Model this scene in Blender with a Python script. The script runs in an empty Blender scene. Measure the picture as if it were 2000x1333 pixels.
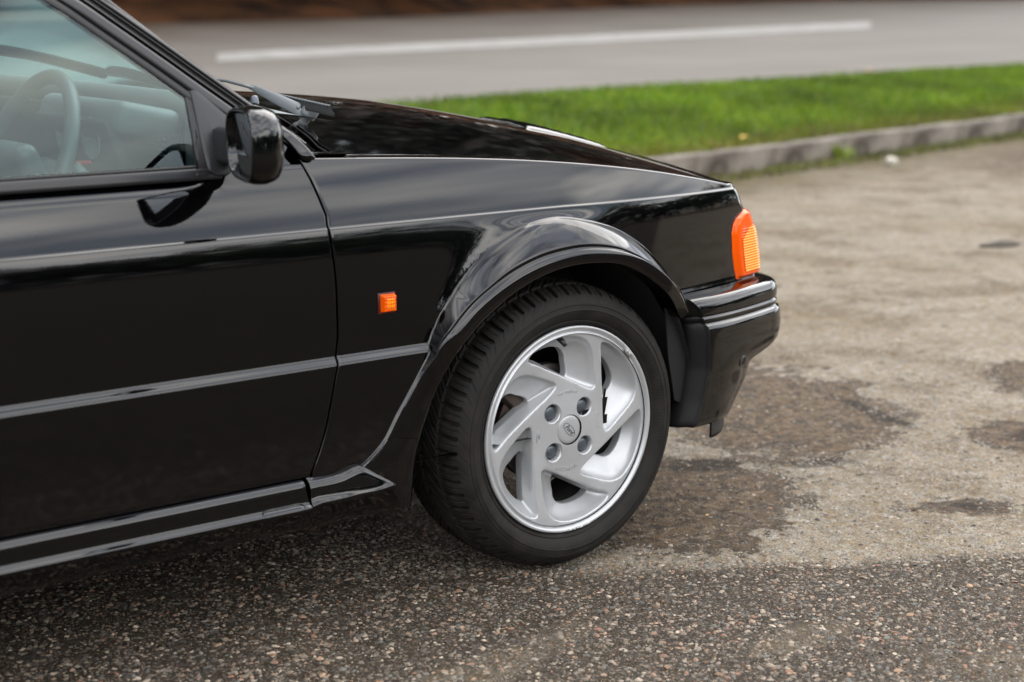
import bpy, bmesh, math, random
import numpy as np
from mathutils import Vector, Matrix
from mathutils.geometry import delaunay_2d_cdt

random.seed(7); rng = np.random.default_rng(7)
S = bpy.context.scene
COL = S.collection
PI = math.pi
R = math.radians

# ------------------------------------------------------------------ camera
# metres; the car points along +X, its right flank looks to -Y, z = 0 is the ground under the wheel
FPX = 3154.0; CX, CY = 1000.0, 666.5
YAW = R(37.1); PIT = math.atan(666/3154.0)
FWD = np.array([math.sin(YAW)*math.cos(PIT), math.cos(YAW)*math.cos(PIT), -math.sin(PIT)])
RGT = np.array([math.cos(YAW), -math.sin(YAW), 0.0]); UPV = np.cross(RGT, FWD)
CAM = np.array([-1.939382, -2.37051503, 1.11323393])

cd = bpy.data.cameras.new('camera'); cam = bpy.data.objects.new('camera', cd); COL.objects.link(cam)
cd.sensor_width = 36.0; cd.lens = FPX/2000*36.0; cd.clip_end = 2000; cd.clip_start = 0.05
m = Matrix(((RGT[0], UPV[0], -FWD[0], CAM[0]), (RGT[1], UPV[1], -FWD[1], CAM[1]), (RGT[2], UPV[2], -FWD[2], CAM[2]), (0, 0, 0, 1)))
cam.matrix_world = m
cd.dof.use_dof = True; cd.dof.focus_distance = 3.12; cd.dof.aperture_fstop = 2.9
S.camera = cam

# ------------------------------------------------------------------ world: daylight sky with broken cloud
SUN_EL, SUN_AZ = R(46), R(28)      # sun direction: azimuth measured from +X towards +Y
W = bpy.data.worlds.new('World'); S.world = W; W.use_nodes = True
nt = W.node_tree; nt.nodes.clear()
def N(t, k, **kw):
    n = t.nodes.new(k)
    for a, b in kw.items(): setattr(n, a, b)
    return n
out = N(nt, 'ShaderNodeOutputWorld'); bg = N(nt, 'ShaderNodeBackground'); nt.links.new(bg.outputs[0], out.inputs[0])
bg.inputs[1].default_value = 0.15
sky = N(nt, 'ShaderNodeTexSky', sky_type='NISHITA'); sky.sun_disc = False; sky.sun_elevation = SUN_EL
sky.sun_rotation = PI/2 - SUN_AZ; sky.air_density = 1.2; sky.dust_density = 1.5
tc = N(nt, 'ShaderNodeTexCoord')
mp = N(nt, 'ShaderNodeMapping'); mp.inputs['Scale'].default_value = (1.0, 1.0, 4.6); mp.inputs['Location'].default_value = (0.3, 1.7, 0.2)
nt.links.new(tc.outputs['Generated'], mp.inputs[0])
nz = N(nt, 'ShaderNodeTexNoise'); nz.inputs['Scale'].default_value = 1.7; nz.inputs['Detail'].default_value = 4.5; nz.inputs['Roughness'].default_value = 0.45
nz.inputs['Distortion'].default_value = 0.5
nt.links.new(mp.outputs[0], nz.inputs[0])
cr = N(nt, 'ShaderNodeValToRGB'); cr.color_ramp.elements[0].position = 0.27; cr.color_ramp.elements[1].position = 0.55
cr.color_ramp.elements[0].color = (0, 0, 0, 1)
nt.links.new(nz.outputs[0], cr.inputs[0])
nz2 = N(nt, 'ShaderNodeTexNoise'); nz2.inputs['Scale'].default_value = 3.0; nz2.inputs['Detail'].default_value = 6; nz2.inputs['Roughness'].default_value = 0.52; nz2.inputs['Distortion'].default_value = 0.6
nt.links.new(mp.outputs[0], nz2.inputs[0])
cc = N(nt, 'ShaderNodeValToRGB'); cc.color_ramp.elements[0].position = 0.38; cc.color_ramp.elements[1].position = 0.66
cc.color_ramp.elements[0].color = (9.6, 10.2, 11.8, 1); cc.color_ramp.elements[1].color = (24.0, 23.2, 22.0, 1)
nt.links.new(nz2.outputs[0], cc.inputs[0])
mx = N(nt, 'ShaderNodeMixRGB'); nt.links.new(cr.outputs[0], mx.inputs[0]); nt.links.new(sky.outputs[0], mx.inputs[1]); nt.links.new(cc.outputs[0], mx.inputs[2])
nt.links.new(mx.outputs[0], bg.inputs[0])

ld = bpy.data.lights.new('sun', 'SUN'); ld.energy = 1.4; ld.angle = R(52); ld.color = (1.0, 0.96, 0.9)
sun = bpy.data.objects.new('sun', ld); COL.objects.link(sun)
sd = Vector((math.cos(SUN_EL)*math.cos(SUN_AZ), math.cos(SUN_EL)*math.sin(SUN_AZ), math.sin(SUN_EL)))
sun.rotation_euler = sd.to_track_quat('Z', 'Y').to_euler()
S.view_settings.view_transform = 'Standard'; S.view_settings.look = 'None'
S.view_settings.exposure = 0.62; S.view_settings.gamma = 1.0; S.view_settings.use_curve_mapping = False
S.cycles.max_bounces = 10; S.cycles.transparent_max_bounces = 16; S.cycles.glossy_bounces = 6
S.cycles.sample_clamp_indirect = 6.0

# ------------------------------------------------------------------ reading points off the survey of the place
def ray(px, py): return FWD + RGT*((px-CX)/FPX) + UPV*(-(py-CY)/FPX)
def onY(px, py, y=0.0):
    d = ray(px, py); return CAM + d*((y-CAM[1])/d[1])
def onZ(px, py, z=0.0):
    d = ray(px, py); return CAM + d*((z-CAM[2])/d[2])
def onPlane(px, py, y0, z0, k):
    d = ray(px, py); t = (y0+k*(CAM[2]-z0)-CAM[1])/(d[1]-k*d[2]); return CAM+d*t
def march(px, py, f, t0, t1, n=400):     # first crossing of f(p) = 0 along a ray
    d = ray(px, py); a = f(CAM+d*t0); tp = t0
    for i in range(1, n+1):
        t = t0+(t1-t0)*i/n; b = f(CAM+d*t)
        if (a < 0) != (b < 0):
            return CAM+d*(tp+(t-tp)*abs(a)/(abs(a)+abs(b)+1e-12))
        a, tp = b, t
    return CAM+d*t1

# ------------------------------------------------------------------ materials
MATS = {}
def principled(name, color=(0.5,0.5,0.5), rough=0.5, metal=0.0, **kw):
    if name in MATS: return MATS[name]
    m = bpy.data.materials.new(name); m.use_nodes = True; t = m.node_tree
    b = t.nodes['Principled BSDF']
    b.inputs['Base Color'].default_value = (*color, 1); b.inputs['Roughness'].default_value = rough; b.inputs['Metallic'].default_value = metal
    for k, v in kw.items():
        b.inputs[k.replace('_', ' ')].default_value = v
    MATS[name] = m
    return m
def bump(m, scale=100, strength=0.2, dist=0.001, detail=3, kind='noise', vec='Object'):
    t = m.node_tree; b = t.nodes['Principled BSDF']; tcn = N(t, 'ShaderNodeTexCoord')
    if kind == 'noise':
        n = N(t, 'ShaderNodeTexNoise'); n.inputs['Detail'].default_value = detail; o = n.outputs[0]
    else:
        n = N(t, 'ShaderNodeTexVoronoi'); o = n.outputs[0]
    n.inputs['Scale'].default_value = scale
    t.links.new(tcn.outputs[vec], n.inputs['Vector'])
    bp = N(t, 'ShaderNodeBump'); bp.inputs['Strength'].default_value = strength; bp.inputs['Distance'].default_value = dist
    t.links.new(o, bp.inputs['Height'])
    if b.inputs['Normal'].links: t.links.new(b.inputs['Normal'].links[0].from_socket, bp.inputs['Normal'])
    t.links.new(bp.outputs[0], b.inputs['Normal'])
    return m
def vary(m, c1, c2, scale=5, lo=0.35, hi=0.65, detail=6, rough=None, stretch=None):
    t = m.node_tree; b = t.nodes['Principled BSDF']; tcn = N(t, 'ShaderNodeTexCoord')
    n = N(t, 'ShaderNodeTexNoise'); n.inputs['Scale'].default_value = scale; n.inputs['Detail'].default_value = detail
    src = tcn.outputs['Object']
    if stretch:
        mp = N(t, 'ShaderNodeMapping'); mp.inputs['Scale'].default_value = stretch; t.links.new(src, mp.inputs[0]); src = mp.outputs[0]
    t.links.new(src, n.inputs['Vector'])
    r = N(t, 'ShaderNodeValToRGB'); r.color_ramp.elements[0].position = lo; r.color_ramp.elements[1].position = hi
    r.color_ramp.elements[0].color = (*c1, 1); r.color_ramp.elements[1].color = (*c2, 1)
    t.links.new(n.outputs[0], r.inputs[0]); t.links.new(r.outputs[0], b.inputs['Base Color'])
    if rough:
        r2 = N(t, 'ShaderNodeMapRange'); r2.inputs[3].default_value = rough[0]; r2.inputs[4].default_value = rough[1]
        t.links.new(n.outputs[0], r2.inputs[0]); t.links.new(r2.outputs[0], b.inputs['Roughness'])
    return m

paint = principled('black_paint', (0.0009, 0.0009, 0.0012), 0.03, IOR=1.54)
bump(paint, 9, 0.10, 0.0015, 1); bump(paint, 420, 0.06, 0.0003, 2)
satin = bump(principled('satin_black', (0.012, 0.012, 0.013), 0.33), 300, 0.1, 0.0004)
rubber = bump(principled('rubber', (0.008, 0.008, 0.008), 0.5), 200, 0.2, 0.0005)
plastic = bump(principled('grained_plastic', (0.012, 0.0125, 0.014), 0.42), 700, 0.5, 0.0003)
dark = principled('underside_black', (0.006, 0.006, 0.006), 0.9)
tyre_m = principled('tyre_rubber', (0.02, 0.019, 0.018), 0.62, Specular_IOR_Level=0.22)
vary(tyre_m, (0.0060, 0.0056, 0.0051), (0.0175, 0.0148, 0.0122), 28, 0.3, 0.75, 8, (0.55, 0.85)); bump(tyre_m, 500, 0.35, 0.0006, 4)
alloy = principled('painted_alloy', (0.42, 0.43, 0.44), 0.34, 0.42)
alloy.node_tree.nodes['Principled BSDF'].inputs['Coat Weight'].default_value = 0.35
vary(alloy, (0.39, 0.397, 0.400), (0.455, 0.462, 0.465), 9, 0.3, 0.7, 8, (0.28, 0.42)); bump(alloy, 900, 0.12, 0.0002, 2)
scuff = bump(vary(principled('scuffed_alloy', (0.3, 0.29, 0.27), 0.6, 0.5), (0.10, 0.095, 0.085), (0.5, 0.5, 0.49), 160, 0.35, 0.6), 300, 0.8, 0.001)
boltm = bump(principled('bolt_grey', (0.10, 0.115, 0.13), 0.38, 0.6), 200, 0.2, 0.0005)
disc_m = bump(vary(principled('brake_disc', (0.2, 0.17, 0.15), 0.4, 0.8), (0.05, 0.03, 0.022), (0.20, 0.18, 0.17), 12), 300, 0.3, 0.0005)
amber = principled('amber_lens', (0.76, 0.086, 0.0008), 0.12, 0.0, IOR=1.38)
amber.node_tree.nodes['Principled BSDF'].inputs['Subsurface Weight'].default_value = 0.0
amber.node_tree.nodes['Principled BSDF'].inputs['Subsurface Radius'].default_value = (0.02, 0.006, 0.001)
amber.node_tree.nodes['Principled BSDF'].inputs['Subsurface Scale'].default_value = 0.4
bump(amber, 60, 0.15, 0.0008, 2)
amber2 = principled('amber_reflector', (1.0, 0.27, 0.006), 0.2, 0.1, IOR=1.4)
steel = bump(principled('wiper_grey', (0.13, 0.142, 0.15), 0.36, 0.25), 300, 0.2, 0.0004)
headglass = principled('lamp_glass', (0.6, 0.62, 0.62), 0.08, 0.4)
mirror_m = principled('mirror_silver', (0.55, 0.60, 0.66), 0.015, 1.0)
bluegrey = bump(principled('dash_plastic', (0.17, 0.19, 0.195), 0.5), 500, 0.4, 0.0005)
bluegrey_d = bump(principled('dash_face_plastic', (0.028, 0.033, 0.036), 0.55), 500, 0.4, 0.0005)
seat_m = bump(principled('seat_cloth', (0.03, 0.034, 0.04), 0.9), 300, 0.8, 0.001)
red_m = principled('red_marking', (0.55, 0.03, 0.02), 0.5)
white_m = principled('white_print', (0.45, 0.47, 0.47), 0.6)

def glass_mat(name, tint, ior=1.52, extra=0.0):
    m = bpy.data.materials.new(name); m.use_nodes = True; t = m.node_tree; t.nodes.clear()
    o = N(t, 'ShaderNodeOutputMaterial'); mx = N(t, 'ShaderNodeMixShader'); f = N(t, 'ShaderNodeFresnel'); f.inputs[0].default_value = ior
    tr = N(t, 'ShaderNodeBsdfTransparent'); tr.inputs[0].default_value = (*tint, 1)
    g = N(t, 'ShaderNodeBsdfGlossy'); g.inputs['Roughness'].default_value = 0.0; g.inputs[0].default_value = (0.84, 0.97, 0.94, 1)
    t.links.new(f.outputs[0], mx.inputs[0]); t.links.new(tr.outputs[0], mx.inputs[1]); t.links.new(g.outputs[0], mx.inputs[2]); t.links.new(mx.outputs[0], o.inputs[0])
    MATS[name] = m; return m
side_glass = glass_mat('side_window_glass', (0.64, 0.80, 0.785), 1.58)
screen_glass = glass_mat('windscreen_glass', (0.70, 0.84, 0.83), 1.5)

# ------------------------------------------------------------------ mesh helpers
def link(o, parent=None):
    COL.objects.link(o)
    if parent is not None: o.parent = parent
    return o
def mesh(name, verts, faces, mat, parent=None, smooth=True, mats=None, midx=None):
    me = bpy.data.meshes.new(name)
    me.from_pydata([tuple(map(float, v)) for v in verts], [], [tuple(int(i) for i in f) for f in faces])
    me.materials.append(mat)
    if mats:
        for q in mats: me.materials.append(q)
        me.polygons.foreach_set('material_index', midx)
    if smooth: me.polygons.foreach_set('use_smooth', [True]*len(me.polygons))
    me.update()
    return link(bpy.data.objects.new(name, me), parent)
def grid_faces(n, m_, off=0, wrap_n=False, wrap_m=False):
    F = []
    for i in range(n if wrap_n else n-1):
        for j in range(m_ if wrap_m else m_-1):
            a = i*m_+j; b = i*m_+(j+1) % m_; c = ((i+1) % n)*m_+(j+1) % m_; d = ((i+1) % n)*m_+j
            F.append((a+off, b+off, c+off, d+off))
    return F
def sheet(name, P, mat, parent=None, wrap_n=False, wrap_m=False, rim=None, drop=None, smooth=True):
    """P: n x m x 3 points. rim=(rx, depth, inward vector): the open border is rolled over and turned inwards, so the panel has an edge."""
    P = np.asarray(P, float); n, m_ = P.shape[:2]
    V = P.reshape(-1, 3); F = grid_faces(n, m_, 0, wrap_n, wrap_m)
    if drop is not None:
        F = [f for f in F if not drop(V[list(f)].mean(0))]
    V = list(V)
    if rim is not None:
        rr, depth, inn = rim; inn = np.array(inn, float)
        idx = [(0, j) for j in range(m_)]+[(i, m_-1) for i in range(1, n)]+[(n-1, j) for j in range(m_-2, -1, -1)]+[(i, 0) for i in range(n-2, 0, -1)]
        base = [i*m_+j for i, j in idx]; rings = [base]
        outs = []
        for i, j in idx:
            o = np.zeros(3)
            if i == 0: o += unit(P[0, j]-P[1, j])
            if i == n-1: o += unit(P[-1, j]-P[-2, j])
            if j == 0: o += unit(P[i, 0]-P[i, 1])
            if j == m_-1: o += unit(P[i, -1]-P[i, -2])
            outs.append(unit(o))
        for k in (0.3, 0.6, 0.87, 1.0):
            a = k*PI/2
            rings.append([len(V)+q for q in range(len(idx))])
            V += [P[i, j]+o*rr*math.sin(a)+inn*rr*(1-math.cos(a)) for (i, j), o in zip(idx, outs)]
        rings.append([len(V)+q for q in range(len(idx))])
        V += [P[i, j]+o*rr+inn*(rr+depth) for (i, j), o in zip(idx, outs)]
        L = len(idx)
        for a, b in zip(rings[:-1], rings[1:]):
            for q in range(L):
                f_ = (a[q], b[q], b[(q+1) % L], a[(q+1) % L])
                if drop is None or not drop(np.mean([V[i_] for i_ in f_], axis=0)): F.append(f_)
    o = mesh(name, V, F, mat, parent, smooth)
    return o
def unit(v):
    v = np.asarray(v, float); l = np.linalg.norm(v); return v/l if l > 1e-12 else v
def fix_normals(o, ref=None):
    bm = bmesh.new(); bm.from_mesh(o.data); bmesh.ops.recalc_face_normals(bm, faces=bm.faces)
    bm.to_mesh(o.data); bm.free(); return o
def box(name, c, s, mat, parent=None, bev=0.003, rot=None, seg=2):
    bm = bmesh.new(); bmesh.ops.create_cube(bm, size=1)
    bmesh.ops.scale(bm, vec=s, verts=bm.verts)
    if bev > 0: bmesh.ops.bevel(bm, geom=bm.edges[:], offset=min(bev, min(s)*0.45), segments=seg, affect='EDGES', profile=0.5)
    if rot is not None: bmesh.ops.rotate(bm, cent=(0, 0, 0), matrix=rot, verts=bm.verts)
    bmesh.ops.translate(bm, vec=c, verts=bm.verts)
    me = bpy.data.meshes.new(name); bm.to_mesh(me); bm.free(); me.materials.append(mat)
    for p in me.polygons: p.use_smooth = True
    me.set_sharp_from_angle(angle=R(40))
    return link(bpy.data.objects.new(name, me), parent)
def tube(name, pts, r, mat, parent=None, n=12, closed=False, flat=1.0, up=(0, 0, 1)):
    pts = [np.array(p, float) for p in pts]; K = len(pts); rs = r if hasattr(r, '__len__') else [r]*K
    P = []; up = np.array(up, float)
    for i, p in enumerate(pts):
        a = pts[(i-1) % K] if (i > 0 or closed) else p; b = pts[(i+1) % K] if (i < K-1 or closed) else p
        d = unit(b-a); s = unit(np.cross(d, up)); u = np.cross(s, d)
        P.append([p+s*rs[i]*math.cos(t)+u*rs[i]*flat*math.sin(t) for t in np.linspace(0, 2*PI, n, endpoint=False)])
    P = np.array(P); V = list(P.reshape(-1, 3)); F = grid_faces(K, n, 0, closed, True)
    if not closed:
        V += [pts[0], pts[-1]]
        for j in range(n):
            F.append((K*n, (j+1) % n, j)); F.append((K*n+1, (K-1)*n+j, (K-1)*n+(j+1) % n))
    return fix_normals(mesh(name, V, F, mat, parent))
def lathe(name, prof, mat, c, axis='y', n=96, parent=None, M=None, closed_prof=False):
    """prof: (radius, offset along axis). c: centre. axis y = wheel axis. M: optional 3x3 turning local (x, y=axis, z)."""
    V = []
    for k in range(n):
        a = 2*PI*k/n
        for r_, h in prof:
            v = np.array([r_*math.cos(a), h, r_*math.sin(a)])
            if M is not None: v = np.array(M) @ v
            V.append(v+np.array(c))
    return fix_normals(mesh(name, V, grid_faces(n, len(prof), 0, True, closed_prof), mat, parent))
def interp(x, xs, ys): return np.interp(x, xs, ys)
def resample(P, n):
    P = np.asarray(P, float); d = np.r_[0, np.cumsum(np.linalg.norm(np.diff(P, axis=0), axis=1))]
    t = np.linspace(0, d[-1], n); return np.stack([np.interp(t, d, P[:, k]) for k in range(P.shape[1])], 1)
def smooth_curve(P, n, closed=False):       # Catmull-Rom through points, resampled evenly
    P = [np.array(p, float) for p in P]; K = len(P); O = []
    for i in range(K if closed else K-1):
        p0, p1, p2, p3 = (P[(i-1) % K] if (i > 0 or closed) else 2*P[0]-P[1]), P[i], P[(i+1) % K], (P[(i+2) % K] if (i < K-2 or closed) else 2*P[-1]-P[-2])
        for t in np.linspace(0, 1, 12, endpoint=False):
            O.append(0.5*((2*p1)+(-p0+p2)*t+(2*p0-5*p1+4*p2-p3)*t*t+(-p0+3*p1-3*p2+p3)*t**3))
    O.append(P[0] if closed else P[-1])
    r = resample(O, n+1 if closed else n); return r[:-1] if closed else r
def tag(o, label=None, cat=None, group=None, kind=None):
    if label: o['label'] = label
    if cat: o['category'] = cat
    if group: o['group'] = group
    if kind: o['kind'] = kind
    return o
def empty(name, loc):
    o = bpy.data.objects.new(name, None); o.location = loc; o.empty_display_size = 0.1; return link(o)

# ================================================================== THE PLACE
# ------------------------------------------------------------------ ground height
KP0 = np.array([5.0, 5.08]); KD = unit(np.array([9.67-4.89, 5.98-5.02])); KN = np.array([-KD[1], KD[0]])
def kerb_dist(x, y): return (np.asarray(x)-KP0[0])*KN[0]+(np.asarray(y)-KP0[1])*KN[1]
SL = 0.055
def hgt(x, y):
    d = kerb_dist(x, y)
    return np.where(d < 0.02, 0.0, 0.13+SL*np.clip(d-0.12, 0, 60))
def on_land(px, py, dz=0.0):
    return march(px, py, lambda p: p[2]-(float(hgt(p[0], p[1]))+dz), 3.0, 140.0, 3000)

# --- asphalt ground
gm = bpy.data.materials.new('worn_asphalt'); gm.use_nodes = True; t = gm.node_tree; b = t.nodes['Principled BSDF']
tcn = N(t, 'ShaderNodeTexCoord'); OBJ = tcn.outputs['Object']
def tnoise(scale, detail=5, rough=0.5, src=OBJ, dist=0.0):
    n = N(t, 'ShaderNodeTexNoise'); n.inputs['Scale'].default_value = scale; n.inputs['Detail'].default_value = detail
    n.inputs['Roughness'].default_value = rough; n.inputs['Distortion'].default_value = dist; t.links.new(src, n.inputs[0]); return n
def ramp(src, p0, p1, c0=(0, 0, 0), c1=(1, 1, 1), mid=None):
    r = N(t, 'ShaderNodeValToRGB'); r.color_ramp.elements[0].position = p0; r.color_ramp.elements[1].position = p1
    r.color_ramp.elements[0].color = (*c0, 1); r.color_ramp.elements[1].color = (*c1, 1)
    if mid:
        for pos, c in mid: r.color_ramp.elements.new(pos).color = (*c, 1)
    t.links.new(src, r.inputs[0]); return r.outputs[0]
def mix(f, a, b_, kind='MIX'):
    n = N(t, 'ShaderNodeMixRGB', blend_type=kind)
    for i, v in enumerate((f, a, b_)):
        if isinstance(v, (int, float)): n.inputs[i].default_value = v if i == 0 else (v, v, v, 1)
        elif isinstance(v, tuple): n.inputs[i].default_value = (*v, 1)
        else: t.links.new(v, n.inputs[i])
    return n.outputs[0]
def mth(op, a, b_=0.0, clamp=False):
    n = N(t, 'ShaderNodeMath', operation=op); n.use_clamp = clamp
    for i, v in enumerate((a, b_)):
        if isinstance(v, (int, float)): n.inputs[i].default_value = v
        else: t.links.new(v, n.inputs[i])
    return n.outputs[0]
warp = tnoise(3.0, 6, 0.6); warp_m = tnoise(9.0, 5, 0.65); warp_f = tnoise(28, 4, 0.65)
def ell(c, ang, ax, by, soft=0.35, wob=0.9):
    """1 inside a noise-edged ellipse lying on the ground"""
    mpn = N(t, 'ShaderNodeMapping', vector_type='TEXTURE'); mpn.inputs['Location'].default_value = (c[0], c[1], 0)
    mpn.inputs['Rotation'].default_value = (0, 0, ang); mpn.inputs['Scale'].default_value = (ax, by, 1)
    t.links.new(OBJ, mpn.inputs[0])
    l = N(t, 'ShaderNodeVectorMath', operation='LENGTH'); t.links.new(mpn.outputs[0], l.inputs[0])
    d = mth('ADD', l.outputs['Value'], mth('MULTIPLY', mth('SUBTRACT', warp.outputs[0], 0.5), wob*2))
    d = mth('ADD', d, mth('MULTIPLY', mth('SUBTRACT', warp_m.outputs[0], 0.5), 1.3))
    d = mth('ADD', d, mth('MULTIPLY', mth('SUBTRACT', warp_f.outputs[0], 0.5), 0.9))
    mr = N(t, 'ShaderNodeMapRange'); mr.inputs[1].default_value = 1+soft; mr.inputs[2].default_value = 1-soft; mr.inputs[3].default_value = 0; mr.inputs[4].default_value = 1
    t.links.new(d, mr.inputs[0]); return mr.outputs[0]
def union(*a):
    r = a[0]
    for q in a[1:]: r = mth('MAXIMUM', r, q)
    return r
va = N(t, 'ShaderNodeTexVoronoi'); va.inputs['Scale'].default_value = 120; t.links.new(OBJ, va.inputs[0])
vb = N(t, 'ShaderNodeTexVoronoi', feature='DISTANCE_TO_EDGE'); vb.inputs['Scale'].default_value = 120; t.links.new(OBJ, vb.inputs[0])
sepc = N(t, 'ShaderNodeSeparateColor'); t.links.new(va.outputs['Color'], sepc.inputs[0])
agg = ramp(sepc.outputs[0], 0.0, 1.0, (0.0132, 0.0112, 0.0092), (0.2376, 0.2178, 0.1914),
           [(0.35, (0.0231, 0.0198, 0.0165)), (0.6, (0.0561, 0.0495, 0.0429)), (0.8, (0.1122, 0.1023, 0.0924)), (0.9, (0.1584, 0.0858, 0.0594))])
gap = ramp(vb.outputs[0], 0.02, 0.16)
dark_agg = mix(gap, (0.0106, 0.0086, 0.0066), agg)
fine = tnoise(190, 3, 0.7)
dark_agg = mix(0.55, dark_agg, ramp(fine.outputs[0], 0.35, 0.72, (0.0132, 0.0109, 0.0086), (0.1122, 0.0990, 0.0825)))
vc = N(t, 'ShaderNodeTexVoronoi'); vc.inputs['Scale'].default_value = 95; t.links.new(OBJ, vc.inputs[0])
vce = N(t, 'ShaderNodeTexVoronoi', feature='DISTANCE_TO_EDGE'); vce.inputs['Scale'].default_value = 95; t.links.new(OBJ, vce.inputs[0])
sepd = N(t, 'ShaderNodeSeparateColor'); t.links.new(vc.outputs['Color'], sepd.inputs[0])
pale_s = ramp(sepd.outputs[1], 0.0, 1.0, (0.085, 0.073, 0.058), (0.36, 0.335, 0.295), [(0.3, (0.14, 0.124, 0.102)), (0.6, (0.20, 0.182, 0.155)), (0.85, (0.265, 0.245, 0.212))])
pale = mix(ramp(vce.outputs[0], 0.02, 0.14), (0.045, 0.036, 0.027), pale_s)
pale = mix(0.42, pale, ramp(fine.outputs[0], 0.38, 0.62, (0.065, 0.054, 0.042), (0.30, 0.28, 0.245)))
grey_skin = mix(ramp(fine.outputs[0], 0.36, 0.6), (0.165, 0.158, 0.145), (0.335, 0.325, 0.305))     # laitance that hides the stones
pale = mix(mth('MULTIPLY', ramp(tnoise(2.2, 9, 0.68).outputs[0], 0.42, 0.50), 0.75), pale, grey_skin)
pale = mix(mth('MULTIPLY', ramp(tnoise(13, 7, 0.7).outputs[0], 0.49, 0.57), 0.62), pale, mix(0.35, pale, (0.135, 0.105, 0.062)))   # ochre film
pale = mix(mth('MULTIPLY', ramp(tnoise(1.0, 8, 0.62).outputs[0], 0.46, 0.60), 0.4), pale, (0.165, 0.135, 0.088))
pale = mix(mth('MULTIPLY', ramp(tnoise(9, 7, 0.75).outputs[0], 0.58, 0.64), 0.8), pale, (0.062, 0.048, 0.034))
brown = mix(ramp(tnoise(30, 7, 0.72).outputs[0], 0.40, 0.60), (0.046, 0.034, 0.025), (0.138, 0.108, 0.080))
brown = mix(ramp(tnoise(60, 4, 0.7).outputs[0], 0.58, 0.66), brown, (0.24, 0.205, 0.165))
brown = mix(ramp(tnoise(11, 6, 0.7).outputs[0], 0.54, 0.60), brown, dark_agg)
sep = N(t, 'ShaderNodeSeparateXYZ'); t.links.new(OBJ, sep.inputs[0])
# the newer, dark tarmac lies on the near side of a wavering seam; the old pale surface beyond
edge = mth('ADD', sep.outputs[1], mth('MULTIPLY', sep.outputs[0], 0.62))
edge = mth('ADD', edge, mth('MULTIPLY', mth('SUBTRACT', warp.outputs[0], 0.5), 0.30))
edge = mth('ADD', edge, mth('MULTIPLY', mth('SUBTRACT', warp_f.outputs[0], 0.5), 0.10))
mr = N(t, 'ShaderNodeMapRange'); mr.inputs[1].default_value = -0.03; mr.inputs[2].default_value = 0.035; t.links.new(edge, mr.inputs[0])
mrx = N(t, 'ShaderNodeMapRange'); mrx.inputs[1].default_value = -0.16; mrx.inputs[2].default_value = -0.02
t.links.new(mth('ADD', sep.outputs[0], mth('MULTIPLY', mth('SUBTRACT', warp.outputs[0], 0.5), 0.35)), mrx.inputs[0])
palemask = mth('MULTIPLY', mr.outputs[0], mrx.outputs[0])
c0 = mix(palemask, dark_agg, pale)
# dusty pale blotches on the dark tarmac
dust = union(ell((-0.45, -0.30), 0.2, 0.30, 0.05), ell((0.10, -0.52), 0.0, 0.10, 0.04), ell((-0.75, -0.62), 0.3, 0.16, 0.05), ell((0.55, -0.95), -0.4, 0.4, 0.12))
c0 = mix(mth('MULTIPLY', dust, 0.55), c0, (0.1320, 0.1155, 0.0924))
c0 = mix(mth('MULTIPLY', ramp(tnoise(4, 5, 0.6).outputs[0], 0.45, 0.7), 0.5), c0, mix(0.5, c0, (0.0990, 0.0858, 0.0693)))
brownm = union(ell((1.28, 0.66), R(-37), 0.29, 0.50, 0.10, 0.9), ell((0.50, 0.20), R(-37), 0.24, 0.36, 0.14, 0.7), ell((0.96, -0.21), R(-37), 0.11, 0.065, 0.25, 1.5),
               ell((1.58, 0.08), R(-37), 0.12, 0.15, 0.25, 1.5), ell((2.15, 0.35), R(-37), 0.16, 0.30, 0.15, 0.9), ell((0.35, 0.55), 0, 0.30, 0.35, 0.2, 0.5))
c0 = mix(mth('MULTIPLY', brownm, 0.97), c0, brown)
rimm = mth('MULTIPLY', mth('MULTIPLY', brownm, mth('SUBTRACT', 1.0, brownm)), 4.0)
c0 = mix(mth('MULTIPLY', rimm, 0.75), c0, (0.030, 0.021, 0.015))
damp = union(ell((1.46, 0.46), R(75), 0.20, 0.028, 0.4, 1.1), ell((0.72, 0.38), R(-30), 0.09, 0.055, 0.3, 1.0), ell((0.98, 0.22), R(-20), 0.10, 0.035, 0.4, 1.2), ell((0.97, -0.22), R(-60), 0.05, 0.028, 0.4, 1.0), ell((1.62, 0.05), R(-10), 0.09, 0.05, 0.4, 1.0), ell((1.30, 1.02), R(-37), 0.12, 0.05, 0.4, 1.1))
c0 = mix(mth('MULTIPLY', damp, 0.85), c0, (0.0145, 0.0106, 0.0079))
# soil and moss along the foot of the kerb, red-brown silt at the far end
kd = mth('ADD', mth('MULTIPLY', sep.outputs[0], float(KN[0])), mth('ADD', mth('MULTIPLY', sep.outputs[1], float(KN[1])), float(-(KP0@KN))))
kd = mth('ADD', kd, mth('MULTIPLY', mth('SUBTRACT', tnoise(1.4, 5, 0.6).outputs[0], 0.5), 0.9))
mr2 = N(t, 'ShaderNodeMapRange'); mr2.inputs[1].default_value = -1.15; mr2.inputs[2].default_value = -0.20; t.links.new(kd, mr2.inputs[0])
c0 = mix(mth('MULTIPLY', mr2.outputs[0], 0.85), c0, mix(ramp(tnoise(9, 5, 0.6).outputs[0], 0.4, 0.6), (0.050, 0.034, 0.018), (0.080, 0.070, 0.018)))
c0 = mix(mth('MULTIPLY', ell((10.2, 4.9), R(14), 3.2, 0.75, 0.3, 0.4), 0.9), c0, (0.0693, 0.0462, 0.0317))
mott2 = tnoise(15, 6, 0.7); c0 = mix(mth('MULTIPLY', ramp(mott2.outputs[0], 0.53, 0.58), 0.55), c0, mix(1.0, c0, (0.62, 0.55, 0.42), 'MULTIPLY'))
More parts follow.
